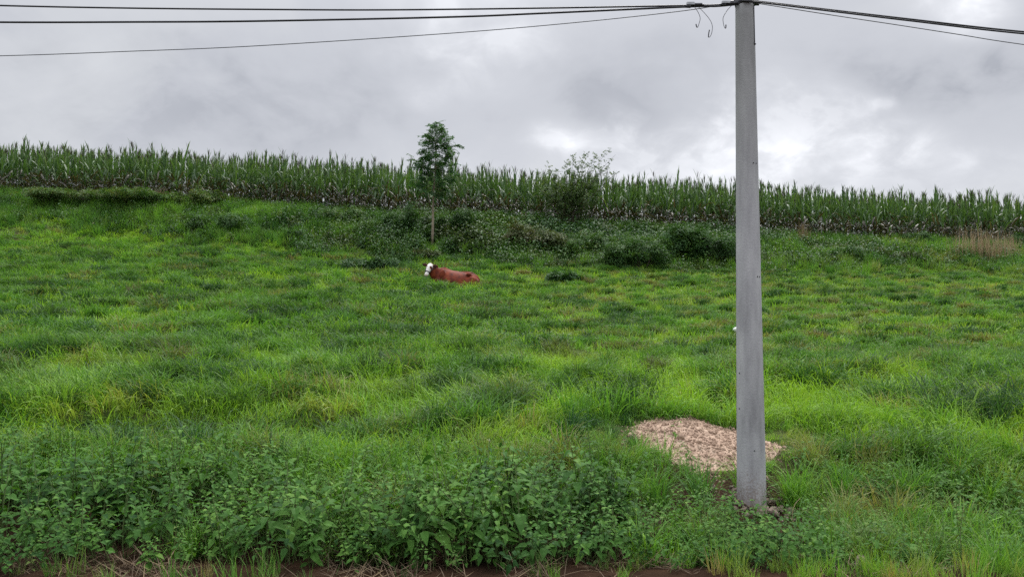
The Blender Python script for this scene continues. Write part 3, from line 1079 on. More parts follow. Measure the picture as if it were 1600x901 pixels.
# ------------------------------------------------------------------ sapling and wispy bush
def pinnate(n, L, lw, ll):
    """compound leaf along +x"""
    g = Geo()
    g.tube([(0, 0, 0), (L * .5, 0, .02), (L, 0, -.03)], [.004, .003, .002], 3, .5, 1, False)
    for k in range(n):
        t = .25 + .75 * k / (n - 1)
        for s in (-1, 1):
            d = (random.uniform(.3, .7), s, random.gauss(-.1, .2))
            l = ll * random.uniform(.8, 1.2)
            leaf(g, (L * t, 0, .02 - .05 * t * t), d, (0, 0, 1), l, l * lw, .2, .1, random.gauss(0, .12))
    leaf(g, (L, 0, -.03), (1, 0, -.1), (0, 0, 1), ll, ll * lw, .2, .1, 0)
    return g


PINN_A = [pinnate(5, .34, .42, .13).arrays() for _ in range(5)]


def leaf_rots(d, n, spread):
    """euler angles that swing +x of a template around direction d"""
    az = math.atan2(d[1], d[0])
    out = []
    for _ in range(n):
        a = az + random.gauss(0, spread)
        el = random.gauss(.1, .35)
        out.append((random.gauss(0, .5), -el, a))
    return out


def sapling():
    p = ground_hit(675, 386)
    m = p[1] / FPX
    H = 190 * m
    root = empty("sapling", p)
    tag(root, "slim young tree with feathery leaves rising above the corn behind the cow", "tree")
    tr = Geo()
    pts = [np.array((.02 * math.sin(i * 1.3) + .24 * (i / 9) ** 1.5, .02 * math.cos(i), H * i / 9 - (.15 if i == 0 else 0))) for i in range(10)]
    tr.tube(pts, [.066, .058, .053, .048, .043, .037, .030, .022, .014, .006], 9)
    geo_obj("trunk", tr, [M_bark], root, True)
    br = Geo()
    P, E, S, T = [], [], [], []
    zt = np.linspace(0, 1, 10)
    for k in range(40):
        t = .44 + .55 * (k / 39) ** .95
        o = np.array([np.interp(t, zt, [q[c] for q in pts]) for c in range(3)])
        az = k * 2.4 + random.gauss(0, .4)
        prof = np.interp(t, [.44, .55, .68, .80, .92, 1.0], [.78, 1.10, 1.12, .78, .42, .18])
        ln = prof * random.uniform(.65, 1.2) * 1.05
        el = random.uniform(.25, .75) + .9 * (t - .5)
        d = np.array((math.cos(az) * math.cos(el), math.sin(az) * math.cos(el), math.sin(el)))
        b = [o, o + d * ln * .5 + np.array((0, 0, -.03)), o + d * ln + np.array((0, 0, -.02))]
        br.tube(b, [.016 * (1.3 - t), .011 * (1.3 - t), .004], 5)
        nl = int(5 + 8 * ln)
        for j in range(nl):
            s = random.uniform(.25, 1.05)
            q = o + d * ln * s + np.random.default_rng(random.randrange(1 << 30)).normal(0, .05, 3)
            P.append(q); E.append(leaf_rots(d, 1, .9)[0]); S.append(random.uniform(.7, 1.15)); T.append(.42 + random.gauss(0, .12) + .25 * (t - .6))
    # denser lower crown around the stem
    for _ in range(210):
        t = random.uniform(.40, .84); a = random.uniform(0, 6.28); q = np.interp(t, [.4, .5, .66, .84], [.35, .62, .72, .45]) * math.sqrt(random.random())
        o = np.array([np.interp(t, zt, [w[c] for w in pts]) for c in range(3)])
        P.append(o + np.array((q * math.cos(a), q * math.sin(a), random.gauss(0, .08))))
        E.append((random.gauss(0, .5), random.gauss(0, .4), a + random.gauss(0, .8))); S.append(random.uniform(.7, 1.1)); T.append(.32 + random.gauss(0, .1))
    geo_obj("branches", br, [M_bark], root)
    P = np.array(P)
    me = bake("crown", PINN_A, P, np.array(E), np.array(S), rng.integers(0, 5, len(P)), np.array(T))
    obj_from("crown", me, [M_tree, M_stem], root)


sapling()


def wispy_bush():
    p = ground_hit(885, 350)
    m = p[1] / FPX
    lift = (float(at(885, 350, p[1])[2]) - p[2]) / m      # the root sits a little below that pixel
    root = empty("wispy_bush", p)
    tag(root, "loose twiggy bush with thin leafy shoots sticking up above the corn", "bush")
    br = Geo()
    P, E, S, T = [], [], [], []
    tips = [(-56, 76), (-44, 86), (-30, 92), (-14, 88), (0, 98), (12, 108), (24, 104), (36, 114), (48, 108), (64, 114), (78, 110), (68, 92), (80, 80),
            (44, 78), (-52, 62), (-30, 60), (30, 70), (10, 66), (-14, 62), (72, 66)]
    for (tx, tz) in tips:
        e = np.array((tx * m, random.uniform(-.9, .9), (tz + lift) * m))
        b = np.array((random.gauss(.1, .2), random.gauss(0, .15), -.1))
        c = np.array((e[0] * .35 + random.gauss(0, .1), e[1] * .4, e[2] * .62))
        pts = [(1 - t) ** 2 * b + 2 * t * (1 - t) * c + t * t * e for t in np.linspace(0, 1, 7)]
        br.tube(pts, [.03, .024, .019, .014, .010, .007, .004], 5)
        for j in range(66):
            t = .28 + .72 * random.random() ** 1.25
            q = (1 - t) ** 2 * b + 2 * t * (1 - t) * c + t * t * e
            d = 2 * (1 - t) * (c - b) + 2 * t * (e - c); d /= np.linalg.norm(d)
            sp = .05 + .38 * (1 - t)
            q = q + np.random.default_rng(random.randrange(1 << 30)).normal(0, sp, 3)
            P.append(q); E.append((random.gauss(0, .6), -random.uniform(-.2, 1.0), random.uniform(0, 6.28)))
            S.append(random.uniform(.5, .9) * (1 if t < .8 else .75)); T.append(.30 + random.gauss(0, .15) + .25 * t - .0)
    geo_obj("branches", br, [M_twig], root)
    P = np.array(P)
    me = bake("crown", SPRIG6, P, np.array(E), np.array(S), rng.integers(0, len(SPRIG6), len(P)), np.array(T))
    obj_from("crown", me, [M_bush], root)


def twig_spray(n, L, ll):
    g = Geo()
    for k in range(n):
        t = k / (n - 1)
        for s in (-1, 1):
            d = (random.uniform(.4, .9), s * random.uniform(.5, 1), random.gauss(.1, .4))
            l = ll * random.uniform(.7, 1.2)
            leaf(g, (L * t, 0, 0), d, (0, 0, 1), l, l * .55, .2, .12, random.gauss(0, .13))
    return g


SPRIG6 = [twig_spray(5, .28, .125).arrays() for _ in range(5)]
wispy_bush()

# ------------------------------------------------------------------ corn
def corn_plant(h):
    g = Geo()
    lx, ly = random.gauss(0, .05), random.gauss(0, .05)
    stalk = [np.array((lx * t * t, ly * t * t, h * t * .86 - .05 * (t == 0))) for t in np.linspace(0, 1, 5)]
    g.tube(stalk, [.014, .013, .012, .010, .006], 5, .42)
    az = random.uniform(0, 6.28)
    n = random.randint(11, 13)
    for k in range(n):
        t = .10 + .86 * k / (n - 1)
        z = h * .86 * t
        a = az + (k % 2) * math.pi + random.gauss(0, .45)
        L = (.60 + .42 * math.sin(math.pi * min(1, t * .95 + .1))) * random.uniform(.8, 1.15)
        if t > .7:
            lean, curl = random.uniform(.06, .26), random.uniform(.1, .9)
        elif t > .38:
            lean, curl = random.uniform(.25, .55), random.uniform(.9, 2.1)
        else:
            lean, curl = random.uniform(.5, .9), random.uniform(1.6, 2.6)
        if t < .48 and random.random() < .85 - .9 * max(0, t - .3):
            bt = random.uniform(.0, .30)
            lean += .35
        else:
            bt = min(1, .52 + .22 * t + random.gauss(0, .15))
            bt = max(.42, bt)
        w = .105 * random.uniform(.75, 1.15) * (1 if t < .85 else .7)
        ca, sa = math.cos(a), math.sin(a)
        vs, bts = [], []
        seg = 6
        r_, zz = .01, z
        tw = random.gauss(0, .8)
        for i in range(seg + 1):
            s = i / seg
            ang = lean + curl * s * s
            wd = w * .5 * min(1, .55 + 2.2 * s) * (1 - s ** 2.2)
            c = np.array((lx * t * t + r_ * ca, ly * t * t + r_ * sa, zz))
            sd = np.array((-sa, ca, 0)) * math.cos(tw * s) + np.array((0, 0, 1)) * math.sin(tw * s)
            if i < seg:
                vs += [c - sd * wd, c + sd * wd]; bts += [bt, bt]
            else:
                vs.append(c); bts.append(bt)
            r_ += L / seg * math.sin(ang); zz += L / seg * math.cos(ang)
        fs = [(2 * i, 2 * i + 1, 2 * i + 3, 2 * i + 2) for i in range(seg - 1)] + [(2 * seg - 2, 2 * seg - 1, 2 * seg)]
        g.add(vs, fs, bts)
    # tassel
    top = stalk[-1]
    for k in range(random.randint(5, 8)):
        a = random.uniform(0, 6.28); le = abs(random.gauss(.0, .28)) if k else 0.0
        L = random.uniform(.22, .36)
        e = top + np.array((L * math.sin(le) * math.cos(a), L * math.sin(le) * math.sin(a), L * math.cos(le)))
        g.tube([top, (top + e) / 2 + np.array((0, 0, .02)), e], [.007, .008, .004], 4, random.uniform(.10, .30))
    # ear of corn with dry silk on most plants
    if random.random() < .7:
        a = random.uniform(0, 6.28); z = h * .42
        b = np.array((0, 0, z)); d = np.array((.4 * math.cos(a), .4 * math.sin(a), .9)); d /= np.linalg.norm(d)
        g.tube([b + d * .02, b + d * .10, b + d * .2, b + d * .28], [.016, .028, .024, .008], 6, .62)
    return g


CORN = [corn_plant(random.uniform(2.6, 3.4)) for _ in range(14)]


def corn_row_y(x):
    return 40.1 + 0.25 * np.sin(x * .3) * 0


def make_corn():
    protos = []
    ndone = 0
    # the front of the field: every plant an object of its own
    spots = []
    half = 40.2 * 800 / FPX * 1.05
    n0 = 186
    for x in np.linspace(-half, half, n0):
        spots.append((x + float(rng.normal(0, .06)), 40.1 + float(rng.normal(0, .10))))
    for x in np.linspace(-half * .98, half * .98, 300 - n0):
        spots.append((x + float(rng.normal(0, .12)), 40.75 + float(rng.normal(0, .12))))
    for i, (x, y) in enumerate(spots):
        k = i % len(CORN) if i < len(CORN) else int(rng.integers(0, len(CORN)))
        if i < len(CORN):
            o = geo_obj("corn_plant", CORN[i], [M_corn])
            protos.append(o)
            tag(o, "tall green corn plant at the front of the cornfield above the bank", "corn plant", "corn plants along the front of the field")
        else:
            o = protos[k].copy()
            COL.objects.link(o)
        s = float(rng.uniform(.86, 1.08)) * (.94 + .12 * float(vnoise(x * .5, 0.5, 700)))
        o.location = (x, y, float(ground_z(x, y)) - .04)
        o.rotation_euler = (float(rng.normal(0, .085)), float(rng.normal(0, .085)), float(rng.uniform(0, 6.28)))
        o.scale = (s, s, s)
    # the field behind it
    X, Y = [], []
    for r_ in range(1, 10):
        yy = 40.1 + .7 * r_ + (.3 if r_ == 1 else 0)
        hw = yy * 800 / FPX * 1.16
        x = np.arange(-hw, hw, (.40 if r_ == 1 else .24))
        X.append(x + rng.normal(0, .04, len(x))); Y.append(np.full(len(x), yy) + rng.normal(0, .06, len(x)))
    X = np.concatenate(X); Y = np.concatenate(Y)
    n = len(X)
    E = np.stack([rng.normal(0, .05, n), rng.normal(0, .05, n), rng.uniform(0, 6.28, n)], 1)
    o = scatter("corn_field", "corn_stalk", CORN, [M_corn], np.stack([X, Y, ground_z(X, Y) - .04], 1), E, rng.uniform(.84, 1.06, n) * (.92 + .12 * vnoise(X * .5, Y * .3, 701)), rng.integers(0, len(CORN), n),
                rng.normal(0, .04, n), np.zeros(n))
    tag(o, "deep green cornfield behind the front row of plants", "cornfield", kind='stuff')


make_corn()

# ------------------------------------------------------------------ concrete pole
def concrete_material():
    m = bpy.data.materials.new("pole_concrete")
    m.use_nodes = True
    nt = m.node_tree
    bs = nt.nodes['Principled BSDF']
    bs.inputs['Roughness'].default_value = 0.85
    tc = nd(nt, 'ShaderNodeTexCoord')

    def nz(scale, stretch, detail=6):
        mp = nd(nt, 'ShaderNodeMapping')
        mp.inputs['Scale'].default_value = stretch
        nt.links.new(tc.outputs['Object'], mp.inputs[0])
        n = nd(nt, 'ShaderNodeTexNoise')
        n.inputs['Scale'].default_value = scale
        n.inputs['Detail'].default_value = detail
        nt.links.new(mp.outputs[0], n.inputs['Vector'])
        return n.outputs['Fac']
    a = nz(3.0, (1, 1, .5))
    b = nz(5.0, (3.0, 3.0, .5), 5)
    c = nz(60, (1, 1, 1), 4)
    f = math_node(nt, 'ADD', math_node(nt, 'MULTIPLY', a, .42), math_node(nt, 'ADD', math_node(nt, 'MULTIPLY', b, .48), math_node(nt, 'MULTIPLY', c, .10)))
    col = ramp(nt, f, [(0.34, (0.23, 0.225, 0.235)), (0.5, (0.335, 0.33, 0.34)), (0.66, (0.44, 0.435, 0.44))])
    # weathered, darker grey towards the old top of the pole
    sp = nd(nt, 'ShaderNodeSeparateXYZ')
    nt.links.new(tc.outputs['Object'], sp.inputs[0])
    mr = nd(nt, 'ShaderNodeMapRange', interpolation_type='SMOOTHSTEP')
    mr.inputs[1].default_value = 2.4; mr.inputs[2].default_value = 4.6
    nt.links.new(math_node(nt, 'ADD', sp.outputs[2], math_node(nt, 'MULTIPLY', math_node(nt, 'SUBTRACT', a, .5), 1.6)), mr.inputs[0])
    col = mixc(nt, math_node(nt, 'MULTIPLY', mr.outputs[0], .55), col, (0.17, 0.175, 0.16))
    # mud splashed on the foot
    mf = nd(nt, 'ShaderNodeMapRange', interpolation_type='SMOOTHSTEP')
    mf.inputs[1].default_value = 0.42; mf.inputs[2].default_value = 0.02
    nt.links.new(math_node(nt, 'ADD', sp.outputs[2], math_node(nt, 'MULTIPLY', math_node(nt, 'SUBTRACT', c, .5), .9)), mf.inputs[0])
    col = mixc(nt, math_node(nt, 'MULTIPLY', mf.outputs[0], .6), col, (0.17, 0.12, 0.085))
    nt.links.new(col, bs.inputs['Base Color'])
    bp = nd(nt, 'ShaderNodeBump')
    bp.inputs['Strength'].default_value = .5
    bp.inputs['Distance'].default_value = .004
    nt.links.new(c, bp.inputs['Height'])
    nt.links.new(bp.outputs[0], bs.inputs['Normal'])
    return m


M_conc = concrete_material()
M_black = solid_material("black_rubber", [(0.3, (0.010, 0.010, 0.013)), (0.7, (0.022, 0.022, 0.026))], 20, 0.5)
M_steel = solid_material("galvanised_steel", [(0.3, (0.26, 0.27, 0.28)), (0.7, (0.42, 0.43, 0.44))], 30, 0.45, metal=0.6)
M_iron = solid_material("dark_iron", [(0.3, (0.022, 0.022, 0.026)), (0.7, (0.06, 0.06, 0.065))], 30, 0.55, metal=0.4)
M_wire = solid_material("bare_grey_wire", [(0.3, (0.07, 0.075, 0.085)), (0.7, (0.12, 0.125, 0.13))], 30, 0.6)

POLE_Z = -0.13
TOP_Z = 4.80


def pole_r(z):
    return np.interp(z, [POLE_Z, 4.70], [0.1335, 0.0865])


def make_pole():
    root = empty("concrete_pole", (POLE_X, POLE_Y, POLE_Z))
    tag(root, "tall tapering grey concrete utility pole standing beside the soil heap", "utility pole")

    def loc(p):
        return np.asarray(p) - np.array((POLE_X, POLE_Y, POLE_Z))
    g = Geo()
    zs = np.linspace(POLE_Z - .5, TOP_Z, 22)
    g.tube([loc((POLE_X, POLE_Y, z)) for z in zs], [float(pole_r(z)) for z in zs], 48)
    geo_obj("shaft", g, [M_conc], root, True)
    # clamp band round the head
    g = Geo()
    zc = 4.685
    rr = float(pole_r(zc)) + .004
    g.tube([loc((POLE_X, POLE_Y, zc - .028)), loc((POLE_X, POLE_Y, zc + .028))], rr, 40)
    band = geo_obj("clamp_band", g, [M_iron], root, True)
    g = Geo()
    for dx, s in ((-rr - .02, 1), (rr + .02, 1)):
        g.tube([loc((POLE_X + dx - .025, POLE_Y, zc)), loc((POLE_X + dx + .025, POLE_Y, zc))], .026, 6)
    g.tube([loc((POLE_X - rr - .02, POLE_Y - .05, zc)), loc((POLE_X - rr - .02, POLE_Y + .05, zc))], .010, 6)
    g.tube([loc((POLE_X + rr + .02, POLE_Y - .05, zc)), loc((POLE_X + rr + .02, POLE_Y + .05, zc))], .010, 6)
    geo_obj("bolt_lug", g, [M_iron], band)
    g = Geo()
    yf = POLE_Y - rr
    box(g, loc((POLE_X - .005, yf - .008, zc + .012)), (.05, .012, .022))
    geo_obj("name_plate", g, [M_steel], band)
    # earthing wire down the right-hand side
    g = Geo()
    pts = []
    for z in np.linspace(4.66, 4.27, 9):
        r_ = float(pole_r(z)) + .003
        a = -.72
        pts.append(loc((POLE_X + r_ * math.cos(a), POLE_Y + r_ * math.sin(a), z)))
    g.tube(pts, .0045, 6)
    g.tube([pts[-1] + np.array((-.012, -.004, .004)), pts[-1] + np.array((.008, -.004, -.012))], .008, 6)
    geo_obj("earth_wire", g, [M_iron], root, True)
    # small bolt holes left by the mould
    for (px, py) in ((1172, 258), (1177, 258), (1178, 433), (1182, 433), (1153, 582), (1153, 637), (1172, 700)):
        p = at(px, py, POLE_Y)
        z = p[2]
        r_ = float(pole_r(z))
        dx = float(np.clip((p[0] - POLE_X), -r_ * .985, r_ * .985))
        dy = -math.sqrt(max(r_ * r_ - dx * dx, 0))
        n = np.array((dx, dy, 0)) / r_
        c = np.array((POLE_X + dx, POLE_Y + dy, z))
        g = Geo()
        g.tube([loc(c - n * .004), loc(c + n * .0025)], .0065, 8)
        geo_obj("bolt_hole", g, [M_iron], root)


def box(g, c, s, mi=0):
    c = np.asarray(c, float)
    x, y, z = s[0] / 2, s[1] / 2, s[2] / 2
    vs = [c + np.array(q) for q in ((-x, -y, -z), (x, -y, -z), (x, y, -z), (-x, y, -z), (-x, -y, z), (x, -y, z), (x, y, z), (-x, y, z))]
    g.add(vs, [(3, 2, 1, 0), (4, 5, 6, 7), (0, 1, 5, 4), (1, 2, 6, 5), (2, 3, 7, 6), (3, 0, 4, 7)], 0.0, mi)


make_pole()


# ------------------------------------------------------------------ overhead cables
def catrom(P, n=14):
    P = [np.asarray(p, float) for p in P]
    P = [2 * P[0] - P[1]] + P + [2 * P[-1] - P[-2]]
    out = []
    for i in range(1, len(P) - 2):
        for k in range(n):
            t = k / n
            a, b, c, d = P[i - 1], P[i], P[i + 1], P[i + 2]
            out.append(.5 * (2 * b + (c - a) * t + (2 * a - 5 * b + 4 * c - d) * t * t + (3 * b - a - 3 * c + d) * t ** 3))
    out.append(P[-2])
    return out


def cable(name, label, cat, pix, r, mat, Y=None, group=None):
    ys = Y if isinstance(Y, (list, tuple)) else [Y or 6.95] * len(pix)
    g = Geo()
    pts = catrom([at(px, py, yy) for (px, py), yy in zip(pix, ys)])
    o0 = pts[0].copy()
    g.tube([p - o0 for p in pts], r, 6)
    o = geo_obj(name, g, [mat], None, True)
    o.location = o0
    tag(o, label, cat, group)
    return o


CG = "overhead cables meeting at the pole"
cable("overhead_cable", "upper black cable running left from the pole, the flattest of all", "cable",
      [(1153, 5), (1120, 8), (1072, 9), (850, 13), (600, 15.8), (400, 15), (200, 13), (0, 9), (-300, 0), (-900, -30)], .0085, M_black, None, CG)
cable("overhead_cable", "lower black cable running left from the pole, under the flat one", "cable",
      [(1153, 7), (1120, 10), (1072, 11), (850, 21), (700, 27), (400, 33.3), (200, 34.7), (0, 35), (-300, 32), (-900, 8)], .010, M_black, None, CG)
cable("overhead_wire", "thin bare wire sagging lowest on the left side of the pole", "wire",
      [(1145, 5), (1062, 18), (900, 35.5), (700, 52.5), (400, 72), (200, 80.5), (0, 87.5), (-300, 93), (-900, 88)], .0042, M_wire, None, CG)
cable("overhead_cable", "upper strand of the black cable pair descending to the right of the pole", "cable",
      [(1160, 0), (1190, 3), (1300, 16), (1420, 30), (1600, 50), (1900, 75), (2400, 105)], .0085, M_black, 6.93, CG)
cable("overhead_cable", "lower strand of the black cable pair descending to the right of the pole", "cable",
      [(1160, 1.5), (1190, 4.5), (1300, 18), (1420, 32.5), (1600, 53), (1900, 78), (2400, 108)], .0085, M_black, 6.90, CG)
cable("overhead_wire", "thin bare wire hanging lowest on the right side of the pole", "wire",
      [(1165, 3), (1195, 7.5), (1300, 24), (1400, 39), (1500, 54.5), (1600, 70), (1900, 110), (2400, 160)], .0042, M_wire, 6.95, CG)


def clamp(label, px0, px1, py0, py1, block_px, Y=6.94):
    """strain clamp gripping the cables: dark body, wedge, pale block"""
    a = at(px0, (py0 + py1) / 2, Y); b = at(px1, (py0 + py1) / 2, Y)
    m = Y / FPX
    h = (py1 - py0) * m
    root = empty("strain_clamp", (a + b) / 2)
    tag(root, label, "clamp", "strain clamps on the cables")
    L = (b - a)[0]
    g = Geo()
    g.tube([(-L * .02, 0, 0), (L * .5, 0, .003)], [h * .42, h * .36], 8)
    g.tube([(L * .46, 0, 0), (L * .62, 0, 0)], h * .18, 6)
    geo_obj("grip_body", g, [M_iron], root)
    g = Geo()
    g.tube([(-L * .5, 0, -h * .45), (-L * .2, 0, -h * .45)], [h * .34, h * .42], 8)
    g.tube([(-L * .36, -.02, -h * .7), (-L * .36, .02, -h * .2)], h * .2, 6)
    geo_obj("wedge", g, [M_iron], root)
    g = Geo()
    box(g, (-L * .20, -h * .1, h * .22), (L * .46, h * .7, h * .62))
    geo_obj("block", g, [M_steel], root)
    return root


clamp("dark strain clamp with a pale block on the cables, left of the pole", 1071, 1097, 4.5, 11, None)
clamp("dark strain clamp tight against the left side of the pole head", 1126, 1152, 2.5, 8, None)


def hook(label, pix, tipr):
    g = Geo()
    pts = catrom([at(px, py, 6.93) for px, py in pix], 8)
    o0 = pts[0].copy()
    n = len(pts)
    rad = [.0026 if i < n * .72 else tipr for i in range(n)]
    g.tube([p - o0 for p in pts], rad, 6)
    o = geo_obj("dangling_wire", g, [M_iron], None, True)
    o.location = o0
    tag(o, label, "loose wire", "loose hooked wire ends under the cables")


hook("shortest loose wire with a hooked end, left of the other two", [(1085, 11), (1091, 20), (1094, 29), (1092, 38), (1090, 43), (1088.5, 42), (1087.5, 38)], .0055)
hook("longest loose wire with a hooked end, hanging in the middle", [(1091, 11), (1100, 20), (1109, 31), (1113, 41), (1112, 52), (1109, 58), (1107, 58), (1107.5, 52), (1108.5, 47)], .0050)
hook("loose hooked wire hanging closest to the pole", [(1143, 9), (1136, 17), (1130, 28), (1130.5, 38), (1132.5, 44), (1134, 43.5), (1134.3, 39)], .0055)

# ------------------------------------------------------------------ soil heap
M_soil = solid_material("pink_tan_subsoil", [(0.30, (0.20, 0.130, 0.090)), (0.5, (0.30, 0.208, 0.148)), (0.70, (0.38, 0.280, 0.205))], 9, 0.95, bump=0.8, bscale=40)


def clod_template(seed):
    r = np.random.default_rng(seed)
    g = Geo()
    # rough octahedron subdivided once
    V = [np.array(v, float) for v in ((1, 0, 0), (-1, 0, 0), (0, 1, 0), (0, -1, 0), (0, 0, 1), (0, 0, -1))]
    F = [(0, 2, 4), (2, 1, 4), (1, 3, 4), (3, 0, 4), (2, 0, 5), (1, 2, 5), (3, 1, 5), (0, 3, 5)]
    mid = {}
    F2 = []

    def md(a, b):
        k = (min(a, b), max(a, b))
        if k not in mid:
            p = V[a] + V[b]; V.append(p / np.linalg.norm(p)); mid[k] = len(V) - 1
        return mid[k]
    for a, b, c in F:
        x, y, z = md(a, b), md(b, c), md(c, a)
        F2 += [(a, x, z), (x, b, y), (z, y, c), (x, y, z)]
    sc = r.uniform(.6, 1.2, 3) * np.array((1, 1, .75))
    vs = [v * sc * r.uniform(.72, 1.25) for v in V]
    g.add(vs, F2)
    return g.arrays()


CLODS = [clod_template(500 + k) for k in range(8)]


def heap_h(x, y):
    d = poly_dist(x, y, HEAP)
    c = HEAP.mean(0)
    top = np.exp(-(((x - ground_hit(1075, 680)[0]) / .42) ** 2 + ((y - 9.0) / .55) ** 2))
    return sstep(-.02, .30, d) * (.015 + .045 * top) + np.where(d > -.02, .10 * (fbm(x, y, .22, 3, 401) - .35), -.06)


def soil_heap():
    lo, hi = HEAP.min(0) - .25, HEAP.max(0) + .25
    xs = np.arange(lo[0], hi[0], .025); ys = np.arange(lo[1], hi[1], .025)
    X, Y = np.meshgrid(xs, ys)
    Z = ground_z(X, Y) + heap_h(X, Y)
    org = np.array((X.mean(), Y.mean(), float(ground_z(X.mean(), Y.mean()))))
    V = np.stack([X, Y, Z], -1).reshape(-1, 3) - org
    nx, ny = len(xs), len(ys)
    i = np.arange((nx - 1) * (ny - 1))
    a = (i // (nx - 1)) * nx + i % (nx - 1)
    loops = np.stack([a, a + 1, a + nx + 1, a + nx], 1).ravel()
    o = obj_from("soil_heap", mesh_from("soil_heap", V, loops, np.full(len(a), 4), None, None, False), [M_soil])
    o.location = org
    tag(o, "flat heap of pinkish-tan dug soil lying in the grass left of the pole", "soil heap")
    n = 10500
    x = rng.uniform(lo[0], hi[0], n); y = rng.uniform(lo[1], hi[1], n)
    d = poly_dist(x, y, HEAP)
    k = (d + .16 * (fbm(x, y, .2, 2, 410) - .5) > -.10 + .16 * rng.random(n)) | ((d > -.28) & (rng.random(n) < .10))
    x, y = x[k], y[k]; n = len(x)
    s = rng.gamma(1.1, .0045, n) + .003
    P = np.stack([x, y, ground_z(x, y) + np.maximum(heap_h(x, y), 0) + s * .2], 1)
    me = bake("soil_clods", CLODS, P, rng.uniform(0, 6.28, (n, 3)), s, rng.integers(0, 8, n), None, org)
    c = obj_from("soil_clods", me, [M_soil], o)
    c['kind'] = 'stuff'


soil_heap()

# ------------------------------------------------------------------ stones
M_stone = solid_material("brown_stone", [(0.3, (0.060, 0.042, 0.030)), (0.7, (0.21, 0.165, 0.125))], 16, 0.95, bump=1.0, bscale=40)


def stone(label, p, s, seed):
    V, l, t, b, m = clod_template(seed)
    me = mesh_from("stone", V * np.asarray(s), l, t, b, m, False)
    o = obj_from("stone", me, [M_stone])
    o.location = p
    md = o.modifiers.new("sub", 'SUBSURF'); md.levels = md.render_levels = 1
    o.rotation_euler = (random.uniform(-.4, .4), random.uniform(-.4, .4), random.uniform(0, 6))
    tag(o, label, "stone", "stones on the roadside bank")


for (px, py, Y, s, lab) in ((1347, 880, 5.3, (.10, .085, .085), "biggest pale brown stone at the bottom edge under the right-hand grass"),
                            (1312, 882, 5.35, (.06, .06, .05), "small brown stone left of the biggest one at the bottom edge"),
                            (1208, 801, 6.75, (.075, .06, .05), "brown stone leaning at the right side of the pole foot"),
                            (1186, 803, 6.70, (.06, .05, .035), "flat tan stone in front of the pole foot")):
    q = at(px, py, Y)
    q[2] = max(q[2], float(ground_z(q[0], q[1])) + s[2] * .3)
    stone(lab, q, s, int(px))

# soil spoil thrown up round the pole foot
def foot_soil():
    n = 260
    a = rng.uniform(0, 6.28, n); r_ = .15 + np.abs(rng.normal(0, .22, n))
    x = POLE_X + r_ * np.cos(a) + .05; y = POLE_Y + r_ * np.sin(a) * .8 - .05
    s = rng.gamma(2.0, .005, n) + .004
    org = np.array((POLE_X, POLE_Y, float(ground_z(POLE_X, POLE_Y))))
    P = np.stack([x, y, ground_z(x, y) + s * .3 + .03], 1)
    me = bake("loose_soil", CLODS, P, rng.uniform(0, 6.28, (n, 3)), s, rng.integers(0, 8, n), None, org)
    o = obj_from("loose_soil", me, [M_stone])
    o.location = org
    tag(o, "loose crumbly soil round the foot of the concrete pole", "soil", kind='stuff')


foot_soil()

# ------------------------------------------------------------------ pale things: bag behind the pole, dandelion clock
M_white = solid_material("white_plastic", [(0.3, (0.70, 0.71, 0.70)), (0.7, (0.82, 0.82, 0.80))], 10, 0.5)


def white_bag():
    p = ground_hit(1152, 524)
    m = p[1] / FPX
    V, l, t, b, mm = clod_template(901)
    me = mesh_from("white_bag", V * np.array((8, 7, 9)) * m, l, t, b, mm, True)
    o = obj_from("white_bag", me, [M_white])
    o.location = p + np.array((0, 0, 9 * m))
    md = o.modifiers.new("sub", 'SUBSURF'); md.levels = md.render_levels = 2
    tag(o, "small white bag lying in the grass, half hidden behind the concrete pole", "bag")


white_bag()


def dandelion():
    p = at(763, 706, 8.0)
    p[2] = float(ground_z(p[0], p[1]))
    top = at(763, 690, 8.0)[2] - p[2]
    root = empty("dandelion", p)
    tag(root, "single pale dandelion clock on a thin stalk in the long grass", "flower")
    g = Geo()
    g.tube([(0, 0, -.02), (.01, 0, top * .5), (0, 0, top)], .004, 5, .8)
    geo_obj("stem", g, [M_stem], root)
    g = Geo()
    for _ in range(90):
        v = np.random.default_rng(random.randrange(1 << 30)).normal(size=3); v /= np.linalg.norm(v)
        c = np.array((0, 0, top + .012))
        g.tube([c + v * .004, c + v * .022], [.0008, .0022], 3, 1.0)
    geo_obj("seed_head", g, [M_white], root)


dandelion()

# pale dead stems that stick out of the foreground plants
def dead_stem(label, pix, Y, r=.0045, tint=.75):
    g = Geo()
    pts = catrom([at(px, py, Y) for px, py in pix], 6)
    o0 = pts[0].copy()
    n = len(pts)
    g.tube([p - o0 for p in pts], [r * (1 - .5 * i / n) for i in range(n)], 5, tint)
    o = geo_obj("dead_stem", g, [M_straw], None, True)
    o.location = o0
    tag(o, label, "dead stem", "pale dead stems in the roadside plants")


dead_stem("pale dead stem bending over beside the pole foot on its right", [(1245, 862), (1242, 825), (1238, 805), (1242, 788), (1250, 778)], 6.0)
dead_stem("straight pale dead stem leaning out of the leaves left of the pole foot", [(1112, 900), (1130, 880), (1150, 862), (1168, 848)], 5.35)
dead_stem("pale dead stem lying flat in front of the left nettle bank", [(290, 886), (340, 888), (385, 888), (405, 900)], 5.12)
dead_stem("short pale dead stem slanting up in front of the left nettle bank", [(425, 892), (412, 876), (397, 856)], 5.2, .006)

